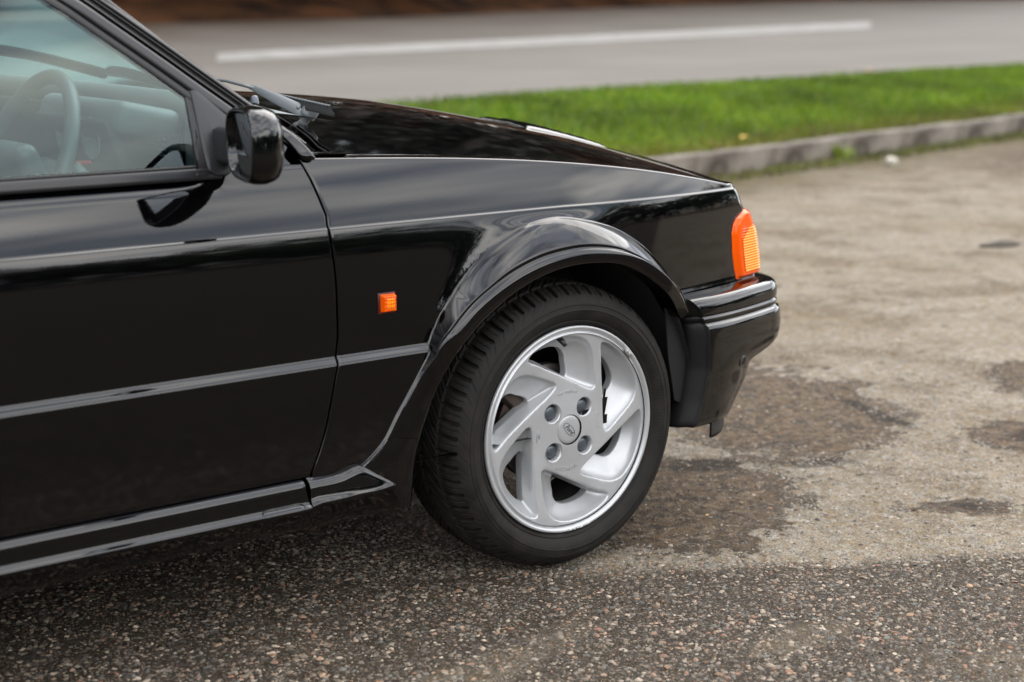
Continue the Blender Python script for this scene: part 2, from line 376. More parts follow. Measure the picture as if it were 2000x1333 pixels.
c0 = mix(mth('MULTIPLY', ramp(mott2.outputs[0], 0.46, 0.40), 0.6), c0, mix(1.0, c0, (1.42, 1.40, 1.36), 'MULTIPLY'))
mott = tnoise(34, 6, 0.72); c0 = mix(mth('MULTIPLY', ramp(mott.outputs[0], 0.50, 0.56), 0.8), c0, mix(1.0, c0, (1.40, 1.36, 1.28), 'MULTIPLY'))
c0 = mix(mth('MULTIPLY', ramp(mott.outputs[0], 0.49, 0.43), 0.8), c0, mix(1.0, c0, (0.58, 0.52, 0.44), 'MULTIPLY'))
c0 = mix(1.0, c0, (0.91, 0.87, 0.80), 'MULTIPLY')
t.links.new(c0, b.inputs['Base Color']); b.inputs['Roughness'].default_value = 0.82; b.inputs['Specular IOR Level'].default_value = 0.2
bh = mix(0.5, gap, fine.outputs[0])
bp = N(t, 'ShaderNodeBump'); bp.inputs['Strength'].default_value = 0.9; bp.inputs['Distance'].default_value = 0.0035; t.links.new(bh, bp.inputs['Height'])
bp2 = N(t, 'ShaderNodeBump'); bp2.inputs['Strength'].default_value = 0.5; bp2.inputs['Distance'].default_value = 0.02; t.links.new(tnoise(12, 4, 0.6).outputs[0], bp2.inputs['Height']); t.links.new(bp.outputs[0], bp2.inputs['Normal'])
t.links.new(bp2.outputs[0], b.inputs['Normal'])
# the lot ends at the kerb line (with a little tucked under it); beyond the verge the land climbs gently
def along(s, d, z): p = KP0+KD*s+KN*d; return (p[0], p[1], z)
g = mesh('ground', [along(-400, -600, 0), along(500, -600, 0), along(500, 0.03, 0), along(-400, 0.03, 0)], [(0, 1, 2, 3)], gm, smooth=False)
tag(g, kind='structure')

# --- loose and embedded chips of aggregate: real stones in the near part
def stones(name, n, xr, yr, smin, smax, seed, dens=None, gain=1.0, pale=False):
    r_ = np.random.default_rng(seed)
    xy = np.stack([r_.uniform(*xr, n), r_.uniform(*yr, n)], 1)
    if dens is not None: xy = xy[r_.random(n) < dens(xy)]
    n = len(xy)
    base = np.array([(1, 0, 0), (.45, .8, 0), (-.55, .75, 0), (-1, -.05, 0), (-.4, -.8, 0), (.6, -.7, 0), (.5, .1, .55), (-.1, .42, .62), (-.5, -.1, .5), (.1, -.42, .6)], float)
    fc = [(0, 1, 7, 6), (1, 2, 7), (2, 3, 8, 7), (3, 4, 8), (4, 5, 9, 8), (5, 0, 6, 9), (6, 7, 8, 9)]
    sz = smin*(smax/smin)**(r_.random(n)**1.9)
    V = base[None]*(1+r_.uniform(-.28, .28, (n, 10, 3)))
    V *= sz[:, None, None]*np.stack([r_.uniform(.7, 1.25, n), r_.uniform(.6, 1.0, n), r_.uniform(.35, .85, n)], 1)[:, None, :]
    tx, ty = r_.normal(0, .18, n), r_.normal(0, .18, n)
    V[:, :, 2] += V[:, :, 0]*tx[:, None]+V[:, :, 1]*ty[:, None]
    a = r_.uniform(0, 2*PI, n); ca, sa = np.cos(a)[:, None], np.sin(a)[:, None]
    X = V[:, :, 0]*ca-V[:, :, 1]*sa; Y = V[:, :, 0]*sa+V[:, :, 1]*ca
    V[:, :, 0] = X+xy[:, :1]; V[:, :, 1] = Y+xy[:, 1:2]; V[:, :, 2] -= sz[:, None]*r_.uniform(.02, .22, n)[:, None]
    F = []
    for k in range(n):
        o = k*10; F += [tuple(o+i for i in f) for f in fc]
    me = bpy.data.meshes.new(name); me.from_pydata(V.reshape(-1, 3).tolist(), [], F)
    pal = np.array([(.06, .053, .046), (.11, .10, .09), (.19, .175, .155), (.30, .275, .245), (.42, .39, .35), (.24, .145, .105), (.30, .22, .165), (.12, .135, .14), (.045, .04, .036), (.16, .14, .115), (.09, .08, .07)])
    pw = np.array([.13, .16, .16, .10, .035, .05, .045, .07, .10, .09, .055]); ci = r_.choice(len(pal), n, p=pw/pw.sum()); c = pal[ci]*np.array([.78, .69, .58])*gain*r_.uniform(.75, 1.15, (n, 1))
    if pale: c = .62*c+.42*np.array([.235, .215, .182])*r_.uniform(.6, 1.35, (n, 1))
    att = me.color_attributes.new('tone', 'FLOAT_COLOR', 'POINT')
    att.data.foreach_set('color', np.repeat(np.c_[c, np.ones(n)], 10, axis=0).astype('f').ravel())
    me.materials.append(stone_m); o = link(bpy.data.objects.new(name, me)); return o
stone_m = bpy.data.materials.new('aggregate_stone'); stone_m.use_nodes = True; t2 = stone_m.node_tree; bb = t2.nodes['Principled BSDF']
at_ = N(t2, 'ShaderNodeVertexColor'); at_.layer_name = 'tone'
nn = N(t2, 'ShaderNodeTexNoise'); nn.inputs['Scale'].default_value = 400; tcc = N(t2, 'ShaderNodeTexCoord'); t2.links.new(tcc.outputs['Object'], nn.inputs[0])
mm = N(t2, 'ShaderNodeMixRGB', blend_type='OVERLAY'); mm.inputs[0].default_value = 0.7; t2.links.new(at_.outputs[0], mm.inputs[1]); t2.links.new(nn.outputs[0], mm.inputs[2]); t2.links.new(mm.outputs[0], bb.inputs['Base Color'])
bb.inputs['Roughness'].default_value = 0.75
def dens(xy):
    e = xy[:, 1]+0.62*xy[:, 0]
    q = np.where(e < 0.02, 1.0, 0.06)*np.clip((xy[:, 1]+1.15)/.24, 0, 1)*np.clip((xy[:, 0]+1.7)/.35, 0, 1)*np.clip((xy[:, 0]+xy[:, 1]+2.3)/.5, 0, 1)
    return np.where((xy[:, 0] < 0.15) & (xy[:, 1] > 0.80), 0.0, np.where((xy[:, 0] < 0.0) & (xy[:, 1] > 0.0), np.clip((xy[:, 0]+1.7)/.35, 0, 1), q))
st = stones('gravel', 150000, (-1.7, 1.6), (-1.15, 0.82), 0.0016, 0.0088, 3, dens)
tag(st, 'fine mixed grey and reddish stone chips set in the worn tarmac around the front wheel', 'gravel', kind='stuff')

def dens2(xy):
    e = xy[:, 1]+0.62*xy[:, 0]
    q = np.where(e < -0.03, 0.0, np.where(e > 1.6, 0.5, 1.0))
    q = q*np.clip((2.6-xy[:, 0])/.5, 0, 1)*np.clip((1.7-xy[:, 1])/.4, 0, 1)
    return np.where(((xy[:, 0] < 0.2) & (xy[:, 1] > 0.45)) | in_brown(xy), 0.0, q)
def in_brown(xy):
    r_ = np.zeros(len(xy), bool); w_ = .16*np.sin(xy[:, 0]*9+1)*np.cos(xy[:, 1]*11)+.10*np.sin(xy[:, 0]*27)*np.sin(xy[:, 1]*31)
    for (cx, cy), ax, by in (((1.28, .66), .29, .50), ((.50, .20), .24, .36), ((.96, -.21), .11, .08), ((1.58, .08), .13, .20), ((2.15, .35), .16, .30)):
        ca, sa = math.cos(R(-37)), math.sin(R(-37)); dx, dy = xy[:, 0]-cx, xy[:, 1]-cy
        r_ |= np.hypot((dx*ca+dy*sa)/ax, (-dx*sa+dy*ca)/by)+w_ < 1.0
    return r_
st3 = stones('gravel', 60000, (0.1, 2.4), (-0.4, 1.4), 0.0016, 0.0085, 21, lambda xy: np.where(in_brown(xy), 0.32, 0.0), 0.80)
tag(st3, 'dark brown grit and stone chips lying in the dirt hollows beside the front bumper', 'gravel', kind='stuff')
st2 = stones('gravel', 110000, (-0.4, 2.6), (-0.9, 1.7), 0.0016, 0.0075, 9, dens2, 1.0, True)
tag(st2, 'pale dusty stone chips showing in the old light tarmac beyond the dark seam', 'gravel', kind='stuff')

# --- kerb: stones of their own under one top-level kerb
kerb = empty('kerb', along(0, 0, 0)); tag(kerb, kind='structure')
kerb_m = principled('kerb_concrete', (0.3, 0.28, 0.25), 0.85)
vary(kerb_m, (0.038, 0.028, 0.018), (0.175, 0.152, 0.122), 5.0, 0.36, 0.62, 9); bump(kerb_m, 60, 0.7, 0.006, 6)
s0 = -9.0; k = 0; proto = None
while s0 < 30:
    L = 0.92
    if proto is None:
        proto = box('kerb_stone', (0, 0, 0), (L-0.016, 0.15, 0.26), kerb_m, kerb, 0.014, None, 3)
        ks = proto
    else:
        ks = proto.copy(); link(ks, kerb)
    p = KD*(s0+L/2)+KN*0.075
    ks.location = (p[0], p[1], 0.148-0.13+random.uniform(-.006, .006)); ks.rotation_euler = (random.uniform(-.03, .03), random.uniform(-.004, .004), math.atan2(KD[1], KD[0])+random.uniform(-.006, .006))
    s0 += L; k += 1

# --- verge soil and grass
soil_m = bump(vary(principled('verge_soil', (0.05, 0.04, 0.02), 0.95), (0.030, 0.030, 0.012), (0.05, 0.075, 0.018), 4), 40, 0.8, 0.02)
gt = [on_land(px, py) for px, py in [(300, 246), (600, 217), (820, 198), (1200, 172), (1440, 160), (1680, 146), (1800, 138), (2000, 127)]]
gtd = [(float((p[:2]-KP0)@KD), float(kerb_dist(p[0], p[1]))) for p in gt]
gtd.sort()
gs, gd = [a for a, _ in gtd], [b_ for _, b_ in gtd]
gs = [-60]+[gs[0]-6]+gs+[gs[-1]+15, 400]; sl_ = (gd[-1]-gd[0])/(gtd[-1][0]-gtd[0][0])
gd = [gd[0]]*2+gd+[gd[-1]+sl_*6, gd[-1]+sl_*6]
def verge_edge(s): return float(np.interp(s, gs, gd))
def land(name, ss, d0, d1, mat, dz=0.0, nd=12):
    P = []
    for s in ss:
        a, b_ = d0(s), d1(s)
        P.append([(*(KP0+KD*s+KN*d), float(0.13+SL*np.clip(d-0.12, 0, 60))+dz) for d in np.linspace(a, b_, nd)])
    o = sheet(name, P, mat); tag(o, kind='structure'); return o
ss = np.r_[-60, np.arange(-12, 40, 0.5), 60, 100, 200, 400]
land('grass_verge', ss, lambda s: 0.125, verge_edge, soil_m, -0.02)
road_m = principled('road_asphalt', (0.2, 0.19, 0.175), 0.9, Specular_IOR_Level=0.12)
vary(road_m, (0.138, 0.127, 0.114), (0.178, 0.165, 0.149), 1.3, 0.3, 0.7, 9, None, (0.25, 1.4, 1))
def road_dirt(m):
    t = m.node_tree; b = t.nodes['Principled BSDF']; src = b.inputs['Base Color'].links[0].from_socket
    tcn = N(t, 'ShaderNodeTexCoord'); sp = N(t, 'ShaderNodeSeparateXYZ'); t.links.new(tcn.outputs['Object'], sp.inputs[0])
    a, b0 = 0.219, 13.10-0.219*5.65           # far edge runs as d = a*s + b0
    vx = KN[0]-a*KD[0]; vy = KN[1]-a*KD[1]; k0 = -(KP0@KN)+a*(KP0@KD)-b0
    def M_(op, x, y):
        n = N(t, 'ShaderNodeMath', operation=op)
        for i, v in enumerate((x, y)):
            if isinstance(v, float): n.inputs[i].default_value = v
            else: t.links.new(v, n.inputs[i])
        return n.outputs[0]
    d = M_('ADD', M_('ADD', M_('MULTIPLY', sp.outputs[0], float(vx)), M_('MULTIPLY', sp.outputs[1], float(vy))), float(k0))
    nn = N(t, 'ShaderNodeTexNoise'); nn.inputs['Scale'].default_value = 0.6; nn.inputs['Detail'].default_value = 6; t.links.new(tcn.outputs['Object'], nn.inputs[0])
    d = M_('ADD', d, M_('MULTIPLY', M_('SUBTRACT', nn.outputs[0], 0.5), 3.0))
    mr = N(t, 'ShaderNodeMapRange'); mr.inputs[1].default_value = -6.5; mr.inputs[2].default_value = -0.3; t.links.new(d, mr.inputs[0])
    mx = N(t, 'ShaderNodeMixRGB'); t.links.new(mr.outputs[0], mx.inputs[0]); t.links.new(src, mx.inputs[1]); mx.inputs[2].default_value = (0.050, 0.038, 0.028, 1)
    t.links.new(mx.outputs[0], b.inputs['Base Color'])
road_dirt(road_m); bump(road_m, 90, 0.6, 0.004, 3)
ROADW = 15.0
fp_ = [on_land(px, py, -0.05) for px, py in [(300, 46), (700, 36), (1200, 15), (1500, 3)]]
fsd = sorted((float((p[:2]-KP0)@KD), float(kerb_dist(p[0], p[1]))) for p in fp_)
fs_, fd_ = [-400]+[a for a, _ in fsd]+[fsd[-1][0]+60], [fsd[0][1]-2]+[b_ for _, b_ in fsd]+[fsd[-1][1]+4]
def road_far(s): return float(np.interp(s, fs_, fd_))
land('road', ss, verge_edge, road_far, road_m, -0.05, 30)
# painted line
line_m = principled('road_paint', (0.6, 0.6, 0.57), 0.7); vary(line_m, (0.19, 0.182, 0.168), (0.27, 0.262, 0.246), 3); bump(line_m, 60, 0.4, 0.003)
def on_road(px, py): return on_land(px, py, -0.046)
up_, lo_ = [], []
for px in np.linspace(424, 1700, 40):
    f = (px-424)/(1700-424); yc = 112+(49-112)*f; hw = 8.0+(6.3-8.0)*f
    up_.append(on_road(px, yc-hw)); lo_.append(on_road(px, yc+hw))
o = sheet('road_line', [up_, lo_], line_m); tag(o, 'long solid white painted line on the road beyond the verge', 'road marking', kind='structure')
# far bank of fallen leaves
bank_m = principled('leaf_litter', (0.06, 0.04, 0.025), 0.95, Specular_IOR_Level=0.0)
vary(bank_m, (0.014, 0.010, 0.008), (0.06, 0.028, 0.014), 1.6, 0.35, 0.65, 8); bump(bank_m, 8, 0.8, 0.05)
P = []
for s in ss:
    row = []
    for q, (d, z) in enumerate([(-0.5, -0.12), (0.0, -0.045), (0.15, 0.0), (0.4, 0.06), (1.5, 0.35), (4, 0.9), (9, 1.5), (30, 3.0), (160, 9.0)]):
        dd = road_far(s)+d; row.append((*(KP0+KD*s+KN*dd), 0.13+SL*min(dd, 60)+z))
    P.append(row)
tag(sheet('leafy_bank', P[::-1], bank_m), kind='structure')

def blades(name, mat, seed, S_, D_, n, h0, h1, w, tone):
    r_ = np.random.default_rng(seed)
    s = r_.uniform(*S_, n); d = r_.random(n)
    lo = D_[0]; hi = np.interp(s, gs, gd)-0.02 if D_[1] is None else D_[1]
    d = lo+(hi-lo)*d
    x = KP0[0]+KD[0]*s+KN[0]*d; y = KP0[1]+KD[1]*s+KN[1]*d; z = np.where(d > 0, 0.11+SL*np.clip(d-0.12, 0, 60), 0.0)
    h = r_.uniform(h0, h1, n); a = r_.uniform(0, 2*PI, n); le = r_.uniform(0.1, 0.6, n)*h; la = r_.uniform(0, 2*PI, n)
    V = np.zeros((n, 4, 3)); ww = w*r_.uniform(.7, 1.3, n)
    V[:, 0] = np.stack([x-ww*np.cos(a), y-ww*np.sin(a), z], 1); V[:, 1] = np.stack([x+ww*np.cos(a), y+ww*np.sin(a), z], 1)
    mx_ = x+le*.35*np.cos(la); my = y+le*.35*np.sin(la)
    V[:, 2] = np.stack([mx_+ww*.8*np.cos(a), my+ww*.8*np.sin(a), z+h*.6], 1); V[:, 3] = np.stack([x+le*np.cos(la), y+le*np.sin(la), z+h], 1)
    F = []
    for k in range(n): o = 4*k; F += [(o, o+1, o+2), (o, o+2, o+3)]
    me = bpy.data.meshes.new(name); me.from_pydata(V.reshape(-1, 3).tolist(), [], F)
    c = np.array(tone)[r_.choice(len(tone), n)]*r_.uniform(.7, 1.25, (n, 1))
    patch = np.sin(x*1.7+np.sin(y*1.3)*2)*np.cos(y*2.1+x*.6)+.6*np.sin(x*4.3+y*2.2)*np.sin(y*5.1-x*1.9)+.4*np.sin(x*9.7)*np.sin(y*8.9+x)
    c = c*np.clip(1.0+0.28*patch, .45, 1.6)[:, None]
    if D_[1] is None: e_ = np.exp(-(d-.14)/.45)[:, None]; c = c*(1-.55*e_)+np.array([.15, .13, .02])*.55*e_
    att = me.color_attributes.new('tone', 'FLOAT_COLOR', 'POINT'); att.data.foreach_set('color', np.repeat(np.c_[c, np.ones(n)], 4, axis=0).astype('f').ravel())
    me.materials.append(mat); return link(bpy.data.objects.new(name, me))
def tone_mat(name, rough=0.6, trans=0.0):
    m = bpy.data.materials.new(name); m.use_nodes = True; t = m.node_tree; b = t.nodes['Principled BSDF']
    v = N(t, 'ShaderNodeVertexColor'); v.layer_name = 'tone'
    nn = N(t, 'ShaderNodeTexNoise'); nn.inputs['Scale'].default_value = 2.0
    tcc = N(t, 'ShaderNodeTexCoord'); t.links.new(tcc.outputs['Object'], nn.inputs[0])
    mm = N(t, 'ShaderNodeMixRGB', blend_type='OVERLAY'); mm.inputs[0].default_value = 0.4; t.links.new(v.outputs[0], mm.inputs[1]); t.links.new(nn.outputs[0], mm.inputs[2])
    t.links.new(mm.outputs[0], b.inputs['Base Color']); b.inputs['Roughness'].default_value = rough
    if trans:
        tl = N(t, 'ShaderNodeBsdfTranslucent'); ms = N(t, 'ShaderNodeMixShader'); ms.inputs[0].default_value = trans
        t.links.new(mm.outputs[0], tl.inputs[0]); t.links.new(b.outputs[0], ms.inputs[1]); t.links.new(tl.outputs[0], ms.inputs[2]); t.links.new(ms.outputs[0], t.nodes['Material Output'].inputs[0])
    return m
grass_m = tone_mat('grass_blade', 0.5, 0.35); leaf_m = tone_mat('tree_leaf', 0.6, 0.2)
gr = blades('grass', grass_m, 5, (-8, 34), (0.14, None), 230000, 0.035, 0.085, 0.006, [(.085, .165, .004), (.115, .205, .006), (.045, .10, .004), (.17, .22, .012)])
tag(gr, 'short bright green grass covering the verge between kerb and road', 'grass', kind='stuff')
dr = blades('dry_grass', grass_m, 6, (-8, 34), (0.10, 0.5), 14000, 0.02, 0.09, 0.005, [(.16, .13, .03), (.14, .08, .03), (.10, .12, .02), (.18, .16, .05)])
tag(dr, 'yellowing grass and leaf crumbs lying along the back of the kerb', 'grass', kind='stuff')
wd = blades('weeds', grass_m, 8, (-3, 26), (-0.30, 0.0), 16000, 0.008, 0.045, 0.005, [(.10, .12, .02), (.06, .055, .02), (.13, .14, .03)])
tag(wd, 'moss and small weeds along the foot of the kerb', 'weeds', kind='stuff')
# single taller tufts at the kerb foot that can be told apart
def tuft(px, py, label, h, n, tone):
    c = onZ(px, py); r_ = np.random.default_rng(int(px)); V = []; F = []
    for k in range(n):
        a = r_.uniform(0, 2*PI); rr = r_.uniform(0, .05); le = r_.uniform(.02, .09); hh = h*r_.uniform(.5, 1); w_ = .006
        x, y = rr*math.cos(a), rr*math.sin(a); o = len(V); q = a+1.57
        V += [(x-w_*math.cos(q), y-w_*math.sin(q), 0), (x+w_*math.cos(q), y+w_*math.sin(q), 0), (x+le*.4*math.cos(a)+w_*.8*math.cos(q), y+le*.4*math.sin(a)+w_*.8*math.sin(q), hh*.6), (x+le*math.cos(a), y+le*math.sin(a), hh)]
        F += [(o, o+1, o+2), (o, o+2, o+3)]
    o = mesh('weed_tuft', V, F, principled('weed_'+str(int(px)), tone, 0.6), None, False); o.location = (c[0], c[1]-0.04, 0); tag(o, label, 'weed', 'weed tufts at the foot of the kerb')
tuft(1636, 312, 'tall pale green weed tuft against the kerb face, left of the white stone', 0.13, 60, (.17, .22, .03))
tuft(1905, 268, 'wide low yellow-green weed tuft against the kerb face, right of the white stone', 0.08, 50, (.17, .17, .04))
# the white stone and the clod
def rock(name, c, s, mat, seed):
    bm = bmesh.new(); bmesh.ops.create_icosphere(bm, subdivisions=3, radius=1)
    r_ = random.Random(seed); ph = [r_.uniform(0, 6) for _ in range(6)]
    for v in bm.verts:
        p = v.co; k = 1+.16*math.sin(3*p.x+ph[0])+.13*math.sin(4*p.y+ph[1])+.1*math.sin(5*p.z+ph[2])+.05*math.sin(11*p.x+9*p.y+ph[3])
        v.co = Vector((p.x*k*s[0], p.y*k*s[1], p.z*k*s[2]))
    me = bpy.data.meshes.new(name); bm.to_mesh(me); bm.free(); me.materials.append(mat)
    for q in me.polygons: q.use_smooth = True
    o = link(bpy.data.objects.new(name, me)); o.location = c; return o
p = onZ(1740, 322)
tag(rock('stone', (p[0], p[1], 0.022), (.045, .035, .028), bump(principled('white_stone', (.42, .40, .33), .8), 60, .5, .004), 1), 'small whitish stone lying at the foot of the kerb', 'stone')
p = onZ(1952, 480)
tag(rock('clod', (p[0], p[1], 0.004), (.11, .055, .012), bump(vary(principled('dark_clod', (.04, .03, .02), .95), (.018, .014, .010), (.06, .045, .028), 30), 60, .9, .01), 2), 'dark flattened clod of moss and soil alone on the pale tarmac', 'clod')
p = onZ(1462, 762)
def leaf(px, py, col, size, rz, label, z=None):
    P = np.array([[(u*size, (v-.5)*size*.62*math.sin(PI*min(max(u, .02), .98))**.7, size*(.10*math.sin(u*PI)+.16*abs(v-.5)+.03*math.sin(u*9))) for v in np.linspace(0, 1, 7)] for u in np.linspace(0, 1, 11)])
    q = onZ(px, py) if z is None else on_land(px, py, z)
    o = sheet('fallen_leaf', P, principled('leaf_'+'_'.join('%d' % (c*100) for c in col), col, .6)); o.location = (q[0], q[1], q[2]+.003); o.rotation_euler = (0, 0, rz)
    tag(o, label, 'leaf', 'fallen leaves')
# leaf(1478, 775, (.32, .36, .04), .055, .3, 'yellow-green fallen leaf on the brown patch, lower of the two by the bumper')
# leaf(1505, 712, (.26, .24, .04), .05, 1.1, 'dull yellow fallen leaf on the brown patch, upper of the two by the bumper')
leaf(1698, 140, (.75, .36, .05), .13, .6, 'orange fallen leaf on the road edge above the grass', -0.045)
leaf(1448, 272, (.7, .42, .06), .09, .2, 'yellow fallen leaf on the grass behind the kerb', 0.05)
leaf(1380, 1011, (.40, .22, .06), .012, .5, 'tiny tan leaf scrap on the tarmac beside the front tyre')

# --- woods beyond the road, and woods behind the photographer (seen in the paint)
def wood(name, seed, centres, n, size, tone, h_lo, h_hi, label, trunk=True):
    r_ = np.random.default_rng(seed); V = []; F = []; Cc = []
    per = n//len(centres)
    for (cx, cy, cz, rad, ht) in centres:
        tn = np.array(tone)[r_.choice(len(tone))]
        K = 34; cl = r_.normal(0, 1, (K, 3)); cl /= np.linalg.norm(cl, axis=1)[:, None]; cl *= (r_.random(K)**.4)[:, None]
        cl = cl*[rad, rad, ht*(h_hi-h_lo)/2]+[cx, cy, cz+ht*(h_lo+h_hi)/2]
        w = r_.integers(0, K, per); p = cl[w]+r_.normal(0, 1, (per, 3))*[rad*.20, rad*.20, ht*.06]
        a = r_.normal(0, 1, (per, 3)); a /= np.linalg.norm(a, axis=1)[:, None]; b_ = np.cross(a, r_.normal(0, 1, (per, 3))); b_ /= np.linalg.norm(b_, axis=1)[:, None]
        s = size*r_.uniform(.5, 1.3, (per, 1)); q = np.stack([p-a*s, p+b_*s*.6, p+a*s, p-b_*s*.6], 1)
        o = len(V)*1; V.append(q.reshape(-1, 3)); c = tn*r_.uniform(.6, 1.3, (per, 1)); Cc.append(np.repeat(c, 4, axis=0))
    V = np.concatenate(V); n_ = len(V)//4; F = np.arange(n_*4).reshape(-1, 4).tolist(); Cc = np.concatenate(Cc)
    if trunk:
        TV, TF = [], []
        for (cx, cy, cz, rad, ht) in centres:
            rr = .022*ht; o = len(V)+len(TV)
            lean = r_.normal(0, .03, 2)*ht
            for z_, k_ in ((0, 1.25), (.15, 1), (.5, .7), (.8, .3)):
                for j in range(7):
                    TV.append((cx+lean[0]*z_+rr*k_*math.cos(j*2*PI/7), cy+lean[1]*z_+rr*k_*math.sin(j*2*PI/7), cz+z_*ht))
            TF += grid_faces(4, 7, o, False, True)
        V = np.concatenate([V, np.array(TV)]); F += TF; Cc = np.concatenate([Cc, np.tile([.05, .038, .028], (len(TV), 1))])
    me = bpy.data.meshes.new(name); me.from_pydata(V.tolist(), [], F)
    att = me.color_attributes.new('tone', 'FLOAT_COLOR', 'POINT'); att.data.foreach_set('color', np.c_[Cc, np.ones(len(Cc))].astype('f').ravel())
    me.materials.append(leaf_m); o = link(bpy.data.objects.new(name, me)); tag(o, label, 'woodland', kind='stuff'); return o
cs = []
for s in np.arange(-75, 130, 6.5):
    for row in range(3):
        s_ = s+random.uniform(-2.5, 2.5); d = road_far(s_)+6+row*7+random.uniform(-1.5, 1.5); p = KP0+KD*s_+KN*d
        cs.append((p[0], p[1], 0.13+SL*min(d, 60)+1.2, random.uniform(3.0, 4.4), random.uniform(21, 32)))
wood('woodland', 11, cs, 170000, .45, [(.030, .026, .012), (.075, .032, .013), (.020, .026, .010), (.028, .024, .012), (.018, .022, .010)], .12, 1.0, 'dark autumn woodland standing beyond the road')
cs = []
for s in np.arange(-70, 120, 1.6):
    d = road_far(s)+random.uniform(0.1, 1.4); p = KP0+KD*s+KN*d; cs.append((p[0], p[1], 0.13+SL*min(d, 60)+.3, random.uniform(.9, 1.5), random.uniform(1.6, 2.6)))
wood('undergrowth', 12, cs, 60000, .12, [(.05, .028, .018), (.17, .07, .025), (.03, .022, .016), (.08, .05, .025), (.11, .04, .02)], .0, 1.0, 'blurred brown undergrowth along the far side of the road', False)
cs = []
for s in np.arange(-70, 120, 2.6):
    d = road_far(s)+random.uniform(3.5, 6.0); p = KP0+KD*s+KN*d; cs.append((p[0], p[1], 0.13+SL*min(d, 60)+.5, random.uniform(1.8, 2.6), random.uniform(4.5, 7.0)))
wood('undergrowth', 17, cs, 60000, .24, [(.020, .018, .010), (.045, .024, .012), (.015, .018, .009)], .0, 1.0, 'taller dark shrubs filling the edge of the wood beyond the road', False)
cs = []
for k_ in range(46):
    a = R(-168+k_*3.7+random.uniform(-1.2, 1.2)); rr = random.uniform(25, 33)
    cs.append((CAM[0]+rr*math.cos(a), CAM[1]+rr*math.sin(a), 0, random.uniform(2.0, 3.2), random.uniform(3.4, 6.0)))
wood('woodland', 13, cs, 60000, .22, [(.035, .05, .02), (.05, .08, .03), (.03, .035, .02), (.02, .07, .04), (.07, .06, .03)], .05, 1.0, 'low dark green trees edging the car park opposite the car')
# ================================================================== THE CAR
car = empty('parked_car', (0, 0, 0))
tag(car, 'glossy black three-door hatchback with flared arches parked on the worn tarmac', 'car')
YC = 0.81                                   # car centre plane
def plan(x): return -0.075*(max(x, 0.0)/0.53)**2
ZC = 0.728
def ZCf(x): return 0.728-0.008*max(0.0, x/0.5)
def soft(a, lo, hi):
    q = min(max((a-lo)/(hi-lo), 0), 1); return q*q*(3-2*q)
FL_TH, FL_R = [], []                        # flare outline, filled in below
def Wraw(x, z):
    c = ZCf(x)
    if z >= c:
        h = z-c; w = -0.0325-0.27*h-0.55*h*h
    else:
        h = c-z; w = -0.0325+0.0098*(1-math.exp(-h/0.042))
    w += 0.0036*(1-soft(z, c-0.0040, c+0.0010))
    w += 0.0105*(1-soft(z, 0.4865, 0.5035))
    if z < 0.47: w -= 0.03*(0.47-z)**1.5
    w += plan(x)
    return w
def W(x, z):
    w = Wraw(x, z)
    if FL_TH:
        th = math.degrees(math.atan2(z-0.288, x)); rr = math.hypot(x, z-0.288)
        if 60 < th < 160:
            dr = rr-float(np.interp(th, FL_TH, FL_R))
            am = 0.0075*soft(th, 62, 100)*(1-soft(z, 0.70, 0.722))*(1-soft(th, 136, 154))
            w += am*math.exp(-max(dr, 0)/0.020)
    return w
def onbody(px, py, it=7):
    y = 0.03
    for _ in range(it):
        p = onY(px, py, y); y = -Wraw(p[0], p[2])
    return onY(px, py, y)

# --- traced lines, brought onto the car's real surfaces
shut_px = [(572,292),(585,315),(607,352),(623,387),(637,422),(642.5,450),(648,485),(654.5,532),(657,563),(659,611),(660,658),(660,711),(654.5,744),(643.5,804),(635.6,845),(623,886),(607,930)]
SH = np.array([onbody(*p) for p in shut_px]); SH = SH[np.argsort(SH[:, 2])]
def xshut(z): return float(np.interp(z, SH[:, 2], SH[:, 0]))
top_px = [(613,306),(700,304.5),(800,305),(900,306.5),(1000,309),(1060,312),(1125,316),(1180,321),(1225,327.5),(1280,334),(1325,341),(1387,352),(1420,361)]
TP = np.array([onbody(*p) for p in top_px])
TPf = np.polyfit(TP[:, 0], TP[:, 2], 4)
def ztop(x): return float(max(np.polyval(TPf, min(max(x, -0.62), 0.50)), 0.7225)) if x < 0.50 else float(max(np.polyval(TPf, 0.50)-(x-0.50)*0.25, 0.7215))

A_px = [(670,927),(695,914),(717,898),(749,860),(774,810),(795,771),(818,727),(835,692),(843,662),(858,623),(882,579),(912,536),(949,495),(988,466),(1030,442),(1072,430),(1108,427),(1156,434),(1206,448),(1248,470),(1282,497),(1313,532),(1344,574),(1356,600)]
B_px = [(700,935),(712,920),(722,903),(752,863),(777,813),(796,776),(822,729),(842,694),(876,646),(912,599),(954,560),(1002,523),(1058,495),(1114,480),(1156,476),(1198,480),(1234,492),(1274,515),(1307,543),(1341,575),(1356,602)]
C_px = [(706,945),(718,930),(726,908),(755,866),(780,817),(800,779),(826,733),(851,697),(904,644),(954,590),(1016,546),(1072,518),(1128,502),(1184,497),(1234,501),(1279,520),(1318,557),(1340,584),(1352,604)]
D_px = [(806,1000),(807,960),(812,900),(822,851),(837,804),(862,741),(894,687),(923,650),(952,618),(1002,574),(1058,540),(1114,520),(1170,513),(1212,516),(1254,534),(1290,560),(1316,585),(1332,606)]
